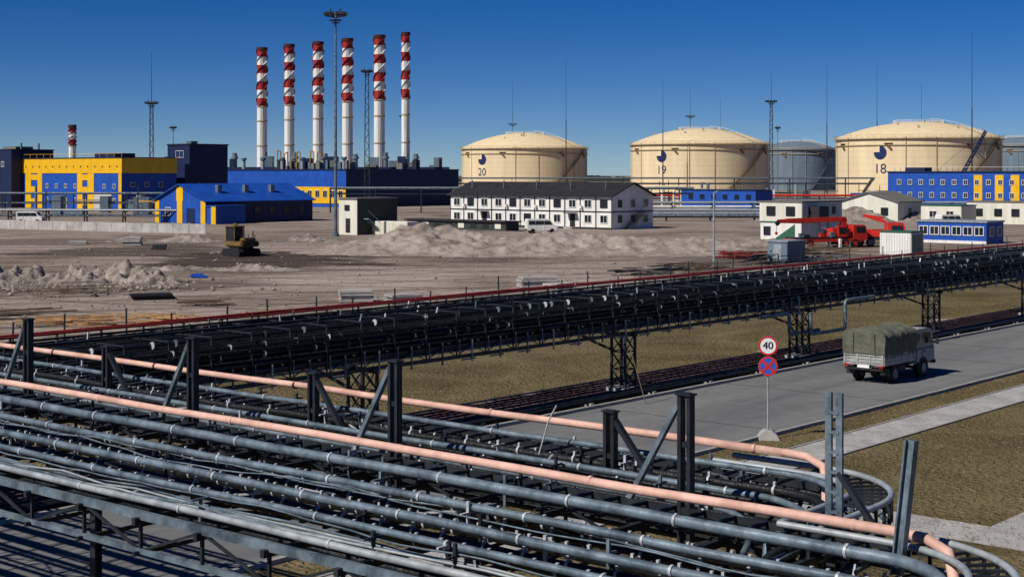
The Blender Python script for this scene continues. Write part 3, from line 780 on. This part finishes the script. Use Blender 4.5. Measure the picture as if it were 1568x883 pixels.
for i in range(17): o.beam((.0,i*3,H+.2),(.0,i*3,H+1.1),.07,.07,M_yel)
o.beam((0,0,H+1.1),(0,48,H+1.1),.06,.06,M_yel)
o.build()
o=MB('blue_tower_block',(-80.5,375,0),TH); o.box(0,12,0,9,0,15.8,M_navy); o.box(-.2,12.2,-.2,9.2,15.8,16.1,M_frame)
wina(o,4,13.5,3.0,1.6,M_white,M_navy); o.box(-3,0,-2,3,0,11,M_navy); o.box(2,4,2,4,16.1,16.8,M_steel); o.build()
o=MB('blue_tower_block',(-126,378,0),TH); o.box(0,12,0,12,0,14.6,M_navy); o.box(-.2,12.2,-.2,12.2,14.6,14.8,M_frame); o.box(3,8,3,9,14.8,15.5,M_roofG)
for x in (4,9): o.tube([(x,2,14.6),(x,2,16.4)],.25,M_steel,8)
wina(o,4,11,1.2,1.2); wina(o,8,11,1.2,1.2); o.build()

o=MB('blue_workshop',(-52.4,257,0),TH); gable(o,24.3,14.2,3.9,6.7,M_blue,M_blueR,'a',.5)
for y0,y1 in ((0,1.3),(6.4,7.9),(13,14.2)): o.box(-.1,0,y0,y1,0,3.9,M_yel)
o.box(-.1,0,6.2,8.1,3.9,6.3,M_yel)
o.box(-.08,0,3,5.2,0,2.6,M_navy); wina(o,10.5,2,1.4,1.2)
o.box(-.3,6,-3.2,-.6,0,3.0,M_blue); o.box(-.45,-.3,-3.2,-2,0,3.0,M_yel); o.box(-.5,6.2,-3.4,-.5,3.0,3.2,M_blueR)
o.box(0,24.3,-.05,0,0,3.7,M_navy)  # shade of the side away from the sun, painted as navy over the blue
for i in range(5): winb(o,8+i*3.4,2.2,1.4,1.1,M_frame,y=-.05)
for i in range(3): o.box(5+i*6,5.9+i*6,3,3.8,4.9,6.6,M_steel)
o.build()

o=MB('boiler_hall',(-42,380,0),TH); o.box(0,42,0,52,0,9.5,M_blue); o.box(-.2,42.2,-.2,52.2,9.5,9.8,M_navy)
o.box(-.02,42,-.08,0,0,9.5,M_navy)
o.box(-.15,0,0,24,1,5.2,M_yel)
for i in range(8): wina(o,1.8+i*2.9,3.4,1.5,1.7,M_white,x=-.15)
for i in range(9): 
    wina(o,28+i*2.7,4,1.0,1.6,M_blue); 
for i in range(22):
    x,y=U(1,38),U(1,49); s_=U(.7,1.8); o.box(x,x+s_,y,y+s_,9.8,9.8+U(.8,2.8),random.choice([M_steel,M_roofG,M_frame]))
for i in range(6): o.tube([(4,5+i*8,9.8),(4,5+i*8,12.5)],.5,M_steelL,10); o.tube([(4,5+i*8,12.3),(4,5+i*8,12.9)],.8,M_steel,10)
o.build()
o=MB('boiler_house',(-95,545,0)); o.box(-35,72,0,8,0,11,M_navy); 
for i in range(26):
    x=U(-33,68); o.box(x,x+U(1.5,4),-1+U(0,2),5,11,11+U(.5,4.5),random.choice([M_steel,M_roofG,M_navy,M_gtank]))
for i in range(9): o.tube([(-28+i*11,2,11),(-28+i*11,2,14.5+U(0,2))],.9,M_steel,10); o.tube([(-28+i*11,2,14),(-28+i*11,2,14.8)],1.3,M_gtank,10)
for x in (10,12.5,17,22,24.5): o.tube(rnd([(x,-1,10),(x,-1,16.5+U(-1,1)),(x+1.2,-1,16.5),(x+1.2,-1,10)],.5),.22,M_must,8)
o.build()

o=MB('blue_yellow_building',(118.9,335,0),TH); La,Lb,H=16,38,8.9
o.box(0,La,0,Lb,0,H,M_blue); o.box(-.25,La+.2,-.2,Lb+.2,H,H+.25,M_navy)
for y in (1.5,5.8,9.5,14.5): o.box(-.12,0,y,y+2.0,1.0,H-.6,M_yel)
for i in range(13):
    for z in (3.6,6.6): wina(o,2+i*2.75,z,.9,1.1,M_white,x=-.1)
o.box(3,7,30,35,H+.25,H+1.2,M_navy)
for i in range(26): o.beam((.1,i*1.45,H+.25),(.1,i*1.45,H+1.2),.06,.06,M_navy)
o.beam((.1,0,H+1.2),(.1,Lb-1,H+1.2),.06,.06,M_white)
o.build()
o=MB('cream_site_house',(66.8,260,0),TH); gable(o,9.5,11,3.7,5.3,M_wallc,M_roofG,'a',.4); wina(o,2.5,2.0,1.2,1.2,M_trimD); wina(o,8,2.0,1.2,1.2,M_trimD); o.box(-.06,0,4.7,5.9,0,2.2,M_trimD); winb(o,4.5,2,1.4,1.2); o.build()
o=MB('site_cabin',(74.8,250,0),TH); o.cbox(0,6,0,7.2,0,3.2,M_wallc,.05); o.box(-.1,6.1,-.1,7.3,3.2,3.35,M_green); wina(o,2,1.8,1.2,1); wina(o,5,1.8,1.2,1); o.build()
o=MB('site_cabin',(88.7,250,0),TH); o.cbox(0,7,0,13.6,0,3.7,M_wallc,.05); o.box(-.1,7.1,-.1,13.7,3.7,3.9,M_roofG); 
for y in (2,5,8,11.4): wina(o,y,2,1.2,1.1,M_trimD)
o.build()
o=MB('stacked_cabins',(36.1,187,0),TH); o.cbox(0,10.4,0,6.1,2.55,5.0,M_wallc,.05); o.cbox(.05,10.2,.1,6.0,0,2.45,M_white,.05); o.box(-.1,10.5,-.1,6.2,5.0,5.15,M_roofG); o.box(-.03,10.4,-.03,6.13,2.45,2.55,M_green)
for y in (1.6,4.4): wina(o,y,3.9,1.1,1.0,M_trimD); 
o.add([(.03,1,0.02),(.03,4.5,0.02),(.03,1,2.3)],[(0,1,2)],M_green); wina(o,5,1.4,.8,.9,M_trimD,x=.05)
for x in (2,5,8): winb(o,x,3.9,1.1,1)
o.cbox(1.5,4.0,-1.6,-.1,2.8,4.5,M_trimD,.05)
for x in (1.6,3.9): o.beam((x,-1.5,0),(x,-1.5,2.8),.1,.1,M_trimD)
o.build()
o=MB('blue_cabin',(57.8,183,0),TH); o.box(0,5.2,0,9,0,2.6,M_blue); o.box(-.15,5.3,-.15,9.15,2.6,2.8,M_steelL)
for i in range(6): wina(o,.9+i*1.45,1.55,1.05,.95,M_white)
o.box(-.04,0,0,9,.0,.35,M_white); winb(o,1.5,1.5,1.1,1); winb(o,3.8,1.5,1.1,1); o.build()
o=MB('green_white_container',(42,158,0),TH); o.cbox(0,3.0,0,3.6,0,2.35,M_white,.04); o.box(-.05,3.05,-.05,3.65,2.35,2.5,M_green)
for i in range(12): o.box(-.05,0,.1+i*.3,.2+i*.3,.15,2.2,M_white)
for i in range(9): o.box(.1+i*.3,.2+i*.3,-.05,0,.15,2.2,M_green)
o.build()
o=MB('grey_shed',(26.5,144.6,0),TH); o.cbox(0,3.5,0,2.2,0,2.0,M_gtank,.04); o.box(-.1,3.6,-.1,2.3,2.0,2.12,M_steelL); o.box(-.05,0,.6,1.5,.1,1.8,M_steelL); o.build()
o=MB('plant_room',(-21.7,210.4,0),TH); o.box(0,7.9,0,3.7,0,5.0,M_wallc); o.box(.0,7.9,-.05,0,0,5.0,M_dgreen); o.box(-.15,8,-.15,3.8,5.0,5.2,M_roofG); o.box(-.05,0,1.4,2.3,0.3,2.3,M_trimD)
wina(o,2.0,3.8,.8,.6,M_trimD)
for i in range(12): o.box(1+i*.28,1.28+i*.28,-1.2,-.1,.2*(12-i)-.2,.2*(12-i)-.1,M_steelL)
o.beam((1,-1.2,3.4),(4.4,-1.2,1.0),.06,.06,M_steelL); o.build()
o=MB('storage_container',(-14.5,208,0),TH); o.cbox(0,2.4,0,8.0,0,1.9,M_wallc,.04)
for i in range(26): o.box(-.05,0,.15+i*.3,.27+i*.3,.15,1.75,M_wallc)
o.build()
o=MB('low_shed',(-.9,225,0),TH); o.box(0,3,0,20.8,0,1.25,M_dgreen); o.box(-.3,3.3,-.3,21.1,1.25,1.45,M_roofD)
for i in range(8): o.box(-.05,0,1+i*2.5,2.2+i*2.5,.3,1.0,M_wallc if i%3==0 else M_trimD)
o.build()
o=MB('blue_shed',(60,370,0),TH); o.box(0,8,0,22,0,4.4,M_blue); o.box(-.2,8.2,-.2,22.2,4.4,4.6,M_navy)
for i in range(6): wina(o,2+i*3.4,2.8,1.2,1,M_navy)
o.build()

f=MB('concrete_wall'); P0=Vector((-43.9,215,0)); P1=Vector((-100,246,0)); d=(P1-P0); L=d.length; d.normalize(); q=0
while q<L-3:
    f.beam(P0+d*q+Vector((0,0,.68)),P0+d*(q+2.9)+Vector((0,0,.68)),.14,1.36,M_conc); f.beam(P0+d*(q-.05),P0+d*(q-.05)+Vector((0,0,1.5)),.2,.25,M_conc); q+=3
f.build()

def bridge(name,P0,P1,zs,rs,mats,post=12,zt=None,gap=.6):
    m=MB(name); P0=Vector(P0);P1=Vector(P1);d=P1-P0;L=d.length;d.normalize();nrm=Vector((-d.y,d.x,0))
    for i,(z,r,mt) in enumerate(zip(zs,rs,mats)):
        o=nrm*gap*i; m.tube([P0+o+Vector((0,0,z)),P1+o+Vector((0,0,z))],r,mt,8)
    q=0; top=zt or max(zs); w=gap*(len(zs)-1)
    while q<L:
        for o in (0,w): m.beam(P0+d*q+nrm*o,P0+d*q+nrm*o+Vector((0,0,top)),.2,.2,M_frame)
        for z in sorted(set(round(zz-.3,1) for zz in zs)): 
            if z>0.3: m.beam(P0+d*q+Vector((0,0,z)),P0+d*q+nrm*w+Vector((0,0,z)),.15,.15,M_frame)
        q+=post
    return m.build()
bridge('pipe_bridge',(-130,330,0),(-45,330,0),(4.3,4.3,2.2,2.2),(.25,.2,.25,.2),(M_steel,M_steelL,M_steel,M_gtank),9)
bridge('pipe_bridge',(-110,268,0),(-55,262,0),(2.2,2.2,1.2),(.15,.2,.2),(M_steelL,M_steel,M_steel),7)
bridge('pipeline',(24,300,0),(110,300,0),(1.3,2.0,2.8,1.0),(.3,.2,.25,.3),(M_steelL,M_white,M_steelL,M_steel),8)
bridge('pipeline',(20,272,0),(52,272,0),(1.0,1.4,.8),(.25,.25,.25),(M_steel,M_steelL,M_steel),8)
bridge('red_pipeline',(30,420,0),(150,420,0),(2.5,1.6),(.3,.25),(M_ored,M_white),14)
bridge('pipe_bridge',(-40,330,0),(40,330,0),(5.4,5.4,4.2),(.25,.3,.2),(M_steel,M_steelL,M_steel),10)
bridge('pipe_bridge',(-60,540,0),(240,540,0),(7,7,5),(.3,.3,.3),(M_steel,M_gtank,M_steel),20)
o=MB('pipe_loops')
for i in range(5):
    x=36+i*3; o.tube(rnd([(x,390,0),(x,390,5.2-.3*i),(x+8,390+i,5.2-.3*i),(x+8,390+i,0)],1),.28,M_white if i%2 else M_cream,8)
o.build()
o=MB('pipe_loops')
for i in range(4):
    x=-12+i*3.2; o.tube(rnd([(x,300,0),(x,300,5.2-.2*i),(x+7,301+i,5.2-.2*i),(x+7,301+i,0)],.8),.22,M_steelL,8)
o.build()
o=MB('process_equipment')
for i in range(90):
    x=U(-130,-45) if i%2 else U(0,120); y=U(300,345) if i%2 else U(430,520)
    k_=R()
    if k_<.4: o.box(x,x+U(1,4),y,y+U(1,3),0,U(1.5,4),random.choice([M_steel,M_gtank,M_white,M_navy,M_blue]))
    elif k_<.7: o.tube([(x,y,0),(x,y,U(2,6))],U(.2,.9),random.choice([M_steel,M_steelL,M_gtank]),10)
    else: o.beam((x,y,0),(x,y,U(3,7)),.2,.2,M_frame); o.beam((x,y,3),(x+U(2,8),y,3),.2,.2,random.choice([M_yel,M_steel,M_frame]))
o.build()

# ------------------------------------------------------------ mounds
def mound(name,cx,cy,rx,ry,bumps,mat,rough=.35,nx=110,ny=50,seed=0,fs_=.6):
    m=MB(name,(cx,cy,0)); vs=[];fs=[]
    for j in range(ny+1):
        for i in range(nx+1):
            x=-rx+2*rx*i/nx; y=-ry+2*ry*j/ny
            e=max(0,1-(x/rx)**2-(y/ry)**2)**.5
            z=sum(h*math.exp(-((x-bx)/sx)**2-((y-by)/sy)**2) for bx,by,sx,sy,h in bumps)
            nz=noise.fractal((x*fs_+seed,y*fs_,seed),1.0,2.1,5)
            rid=1-abs(noise.noise((x*fs_*.5+seed,y*fs_*.5,3)))*1.2
            z=z*(.75+.35*rid)+nz*rough*min(1,z+.2)
            vs.append((x,y,z*min(1,e*2.2)-.05-(.1 if e<=0 else 0)))
    for j in range(ny):
        for i in range(nx): a=j*(nx+1)+i; fs.append((a,a+1,a+nx+2,a+nx+1))
    m.add(vs,fs,mat,True); return m.build()
mound('sand_pile',3,168,32,16,[(-14,2,4.2,6,2.6),(-8,3,4,5,1.7),(1,0,5,6,1.7),(9,0,6,5,1.3),(19,1,6,5,1.2),(27,1,4,4,.9),(-20,-3,4,4,1.0),(-3,-8,10,3,.5),(-12,-5,5,3,.7)],M_pile,.5,220,90,1)
mound('sand_pile',57,265,22,10,[(-6,0,6,5,2.6),(4,0,5,5,2.4),(13,0,5,4,1.6)],M_pile2,.4,80,30,5)
mound('rubble_pile',-35,118,11,6,[(-6,0,1.6,1.6,1.3),(-3,1,1.5,1.5,1.1),(-8,2,2,2,1.1),(1,0,1.8,1.5,1.2),(4.5,1,1.8,1.6,1.3),(7,-1,2,1.5,.8),(2,-2.5,1.5,1.2,.8)],M_pile2,.8,130,70,9,1.3)
mound('rubble_pile',-46,124,6,4,[(0,0,2.4,2,1.6),(-3,0,2,2,1.2)],M_pile2,.7,60,40,12,1.2)
mound('rubble_pile',-26,190,8,4,[(0,0,3,2,.8)],M_pile2,.4,60,30,15,1.0)
mound('rubble_pile',-44,190,10,4,[(-4,0,2,2,.7),(3,0,3,2,.9)],M_pile2,.5,60,30,17,1.0)
mound('rubble_pile',-26,134,9,2.5,[(-4,0,3,1,.4),(3,0,3,1,.5)],M_pile2,.5,80,30,21,1.4)
g=MB('scattered_rubble')
def rock(x,y,s_,mat=None):
    vs=[(s_*U(.6,1.2)*c[0]+x,s_*U(.6,1.2)*c[1]+y,max(-.02,s_*U(.4,.9)*c[2]+s_*.2)) for c in ((1,0,0),(0,1,0),(-1,0,0),(0,-1,0),(0,0,1),(0,0,-.3))]
    g.add(vs,[(0,1,4),(1,2,4),(2,3,4),(3,0,4),(1,0,5),(2,1,5),(3,2,5),(0,3,5)],mat or M_rock)
for _ in range(2200):
    Y=U(80,200); X=U(-.36,.22)*Y; bb=-SA*X+CA*Y
    if bb<58: continue
    rock(X,Y,U(.04,.15)*(1 if R()<.95 else 2.2))
for _ in range(500):
    rock(-36+random.gauss(0,6),113+random.gauss(0,3),U(.1,.4))
g.build()
def planks(name,X,Y,n,L,rot,mat,spread=1.5,h=.3):
    m=MB(name,(X,Y,0),rot)
    for i in range(n):
        x=U(-spread,spread);y=U(-spread,spread);z=.05+U(0,h);t=U(-.25,.25); l=L*U(.6,1)
        m.beam((x-l/2*math.cos(t),y-l/2*math.sin(t),z),(x+l/2*math.cos(t),y+l/2*math.sin(t),z+U(-.03,.1)),U(.12,.25),.06,mat)
    m.build()
planks('timber_stack',-25.5,86,22,4.5,.2,M_wood,2.5); planks('timber_stack',-21,88,14,4,-.2,M_wood,1.6)
planks('timber_stack',-30,90,20,4,.3,M_woodG,2.5); planks('timber_stack',-31,106,16,4,.1,M_woodG,2.2,.8)
planks('scrap_heap',28,150,60,4,.3,M_woodG,3.2,1.2); planks('scrap_heap',24,143,30,3,.8,M_frame,2.2,.8); planks('scrap_heap',23,153,30,3,.2,M_redp,2.2,.7)
planks('scrap_heap',16,133,30,3,.5,M_woodG,2.4,.7); planks('scrap_heap',12,127,24,3,.5,M_frame,2.2,.6); planks('scrap_heap',-20,98,10,3,.2,M_woodG,1,.3)
planks('scrap_heap',30,141,24,2.5,1.2,M_steel,2.0,.9); planks('scrap_heap',33,160,30,3,.1,M_woodG,2.5,1.0)
def slabs(X,Y,n,rot=0.2,lx=2.2,mat=None):
    mat=mat or M_conc
    m=MB('concrete_slabs',(X,Y,0),rot)
    for i in range(n): o=U(-.12,.12); m.cbox(-lx/2+o,lx/2+o,-.7+o,.7+o,.03+i*.2,.2+i*.2,mat,.02)
    m.build()
slabs(-10.5,101,4); slabs(-7.2,100,3,.5); slabs(2,114,4,.3,3); slabs(-53,183,2); slabs(-45.5,180,5,.1,2.2); slabs(3.5,113,2,.9); slabs(-24.7,103,2,.35,2.8,M_trimD); slabs(-40,170,3,.1,1.5,M_dgreen); slabs(-37,99,2,.5,1.2,M_trimD)
o=MB('tarpaulin_bundle',(-26,124,0),.3); o.cbox(-.6,.6,-.3,.3,0,.35,M_signb,.12); o.cbox(-.2,.9,-.5,-.2,0,.2,M_signb,.08); o.build()

# ------------------------------------------------------------ excavator
e=MB('excavator',(-28.3,157,0),math.radians(135),1.05)
for y in (-1.0,1.0):
    e.prism([(-1.5,.25),(-1.3,0.02),(1.3,0.02),(1.5,.25),(1.5,.5),(1.3,.75),(-1.3,.75),(-1.5,.5)],y-.28,y+.28,M_rub)
    for i in range(5): e.tube([(-1.1+i*.55,y-.3,.35),(-1.1+i*.55,y+.3,.35)],.2,M_frame,10)
e.box(-.8,.8,-.9,.9,.5,.95,M_trimD)
e.cbox(-1.6,1.2,-1.1,1.1,.95,1.5,M_excav,.12); e.cbox(-1.6,-.7,-.8,.8,1.45,1.85,M_excav,.15)
for i in range(5): e.box(-1.63,-1.59,-.8+i*.35,-.6+i*.35,1.05,1.4,M_trimD)
for x in (-.3,1.15):
    for y in (-.1,1.0): e.beam((x,y,1.45),(x,y,2.9),.09,.09,M_excav)
e.cbox(-.4,1.25,-.2,1.1,2.88,3.0,M_excav,.04); e.box(-.24,1.1,-.04,.94,1.5,2.88,M_glass)
e.beam((.9,-.6,1.4),(1.9,-.6,3.1),.3,.34,M_excav); e.beam((1.8,-.6,3.15),(3.0,-.6,2.2),.26,.3,M_excav); e.beam((2.9,-.6,2.3),(2.7,-.6,1.0),.22,.26,M_excav)
e.beam((1.1,-.6,2.2),(1.8,-.6,2.9),.12,.12,M_steelL)
e.prism([(2.2,.2),(3.0,.1),(3.2,.7),(2.8,1.1),(2.4,1.0)],-1.05,-.15,M_woodG)
e.tube([(-1,-.7,1.8),(-1,-.7,2.5)],.06,M_trimD,8)
for y in (-.8,0,.8): e.beam((-1.2,y,1.8),(-1.2,y,2.15),.05,.05,M_trimD)
e.build()

# ------------------------------------------------------------ mobile crane
c=MB('mobile_crane',(36.2,174,0),math.radians(24),.85)
for x in (-4.6,-3.2,2.6,4.2):
    for y in (-1.1,1.1): c.wheel((x,y,.6),.6,.42,hub=M_ored)
c.cbox(-6,5.8,-1.2,1.2,.85,1.35,M_ored,.06); c.box(-5.6,2.2,-1.22,1.22,1.35,1.5,M_trimD)
c.prism([(4.0,1.0),(6.3,1.0),(6.3,1.9),(6.05,2.9),(5.8,3.1),(4.0,3.1)],-1.15,1.15,M_ored)
for s_ in (-1,1):
    y=s_*1.155; c.add([(4.5,y,2.0),(6.1,y,2.0),(5.9,y,2.85),(4.5,y,2.85)],[(0,1,2,3)],M_glass)
c.add([(6.32,-1,1.95),(6.32,1,1.95),(6.1,.95,2.85),(6.1,-.95,2.85)],[(0,1,2,3)],M_glass)
c.cbox(.6,3.6,-1.1,1.1,1.5,2.7,M_ored,.1); c.cbox(1.3,2.9,-1.3,-.5,1.5,3.0,M_ored,.08); c.box(1.5,2.7,-1.33,-1.3,2.0,2.8,M_glass)
c.beam((3.6,.3,3.9),(-6.0,.3,3.75),.6,.62,M_ored); c.beam((-2,.3,3.8),(-7.2,.3,3.73),.44,.46,M_ored); c.beam((-7.1,.3,3.73),(-7.6,.3,3.3),.4,.5,M_trimD)
c.beam((1.6,.3,1.9),(-1.5,.3,3.6),.3,.3,M_steelL); c.beam((3.2,.3,2.6),(3.4,.3,4.0),.6,.8,M_ored)
for x in (-5.6,1.6): 
    for y in (-1.35,1.35): c.box(x-.15,x+.15,y-.15,y+.15,.1,1.3,M_signw); c.box(x-.3,x+.3,y-.3,y+.3,.02,.1,M_trimD)
c.beam((-7.6,.3,3.2),(-7.6,.3,2.3),.05,.05,M_trimD); c.cbox(-7.75,-7.45,.15,.45,1.9,2.3,M_ored,.04)
for x in (-4.8,-3.9,-1.5,.2): c.cbox(x,x+.7,-1.25,-.7,1.5,1.5+U(.3,.7),random.choice([M_trimD,M_ored,M_steel]),.04)
c.build()
c=MB('crane_truck',(43.2,177,0),math.radians(-14))
for x in (-2.2,-.9,2.0):
    for y in (-1.05,1.05): c.wheel((x,y,.55),.55,.4,hub=M_steel)
c.cbox(-3.2,3.0,-1.1,1.1,.8,1.2,M_trimD,.05)
c.box(-3.2,.6,-1.2,1.2,1.2,1.35,M_ored)
for y in (-1.2,1.14): c.box(-3.2,.6,y,y+.06,1.35,2.0,M_ored)
c.box(-3.26,-3.2,-1.2,1.2,1.3,2.0,M_ored)
c.prism([(1.0,.8),(3.1,.8),(3.15,1.8),(2.9,2.75),(2.7,2.85),(1.0,2.85)],-1.15,1.15,M_ored)
c.cbox(.65,.95,-.3,.3,1.2,3.0,M_ored,.04); c.beam((.8,0,2.9),(-1.8,0,3.7),.3,.35,M_ored); c.beam((-1.7,0,3.7),(.6,0,3.35),.22,.25,M_ored); c.beam((-.2,-.02,2.4),(-.6,-.02,3.2),.12,.12,M_steelL)
for s_ in (-1,1): c.add([(1.5,s_*1.16,1.8),(2.9,s_*1.16,1.8),(2.75,s_*1.16,2.55),(1.5,s_*1.16,2.55)],[(0,1,2,3)],M_glass)
c.add([(3.16,-1,1.85),(3.16,1,1.85),(2.96,1,2.6),(2.96,-1,2.6)],[(0,1,2,3)],M_glass); c.build()
c=MB('crawler_crane',(146,500,0))
c.cbox(-6,2,-2,2,1.2,4.5,M_navy,.2); c.box(-4,4,-3,-1.8,0,1.2,M_rub); c.box(-4,4,1.8,3,0,1.2,M_rub)
for o in (-.6,.6):
    c.beam((1,o,4),(11.5,o*.4,23),.3,.3,M_navy); c.beam((1.8,o,3.5),(12,o*.4,22.6),.3,.3,M_navy)
for i in range(16):
    t=i/16; c.beam((1+10.5*t,-.6,4+19*t),(1.8+10.2*(t+.05),.6,3.5+19.1*(t+.05)),.15,.15,M_navy)
c.beam((-3,0,4),(-4,0,10),.2,.2,M_navy); c.beam((-4,0,10),(11.5,0,23),.08,.08,M_navy); c.build()

def van(X,Y,rot,mat=None):
    mat=mat or M_white
    v=MB('parked_van',(X,Y,0),rot)
    pr=[(-2.2,.4),(2.2,.4),(2.3,.75),(2.15,1.1),(1.75,1.25),(1.2,1.95),(.9,2.05),(-2.05,2.05),(-2.2,1.9)]
    v.prism(pr,-.9,.9,mat)
    for s_ in (-1,1):
        y=s_*.906; v.add([(-2.0,y,1.2),(1.55,y,1.2),(1.15,y,1.8),(-2.0,y,1.8)],[(0,1,2,3)],M_glass)
        for x in (-1.0,.3): v.beam((x,s_*.91,.5),(x,s_*.91,1.95),.06,.012,mat)
        for x in (-1.4,1.45): v.wheel((x,s_*.8,.34),.34,.22)
    v.add([(1.76,-.8,1.27),(1.76,.8,1.27),(1.26,.78,1.9),(1.26,-.78,1.9)],[(0,1,2,3)],M_glass)
    v.box(-2.24,-2.2,-.85,.85,.45,.6,M_trimD); v.box(2.28,2.34,-.85,.85,.4,.62,M_trimD); v.build()
van(4.2,218,math.radians(12)); van(-84,262,math.radians(0)); van(70,240,math.radians(20),M_white)

t=MB('distant_tree_line'); vs=[];fs=[]; n=1400
for i in range(n+1):
    X=-1400+2800*i/n; h=7+3.5*noise.fractal((X*.012,0,0),1,2,5)+2*noise.noise((X*.2,1,1)); vs+=[(X,1600+40*noise.noise((X*.01,0,0)),0),(X,1600+40*noise.noise((X*.01,0,0)),max(3,h))]
for i in range(n): fs.append((2*i,2*i+2,2*i+3,2*i+1))
t.add(vs,fs,M_tree); t.build()

# ------------------------------------------------------------ light
EL=math.radians(43); az=Vector((-.80,-.60)).normalized()
sun=bpy.data.lights.new('sun','SUN'); sun.energy=5.0; sun.angle=math.radians(.5); sun.color=(1,.94,.85)
so=bpy.data.objects.new('sun',sun); scene.collection.objects.link(so)
d=Vector((-az.x*math.cos(EL),-az.y*math.cos(EL),-math.sin(EL))); so.rotation_euler=d.to_track_quat('-Z','Y').to_euler()
w=bpy.data.worlds.new("World"); scene.world=w; w.use_nodes=True; nt=w.node_tree
bg=nt.nodes['Background']; sky=nt.nodes.new('ShaderNodeTexSky'); sky.sky_type='NISHITA'; sky.sun_disc=False
sky.sun_elevation=EL; sky.sun_rotation=math.atan2(az.x,az.y); sky.air_density=0.75; sky.dust_density=0.0; sky.ozone_density=5.5; sky.altitude=3000
hs=nt.nodes.new('ShaderNodeHueSaturation'); hs.inputs['Saturation'].default_value=1.32; hs.inputs['Hue'].default_value=0.512; hs.inputs['Value'].default_value=1.0
nt.links.new(sky.outputs['Color'],hs.inputs['Color']); nt.links.new(hs.outputs['Color'],bg.inputs['Color']); bg.inputs['Strength'].default_value=0.06

# ------------------------------------------------------------ camera
cam=bpy.data.cameras.new('camera'); co=bpy.data.objects.new('camera',cam); scene.collection.objects.link(co)
co.location=(0,0,8.6); co.rotation_euler=(math.radians(90),0,0)
cam.sensor_width=36; cam.lens=52.8; cam.shift_y=-0.112; cam.clip_end=12000; cam.clip_start=.5
scene.camera=co
scene.view_settings.view_transform='Standard'; scene.view_settings.look='None'; scene.view_settings.exposure=0
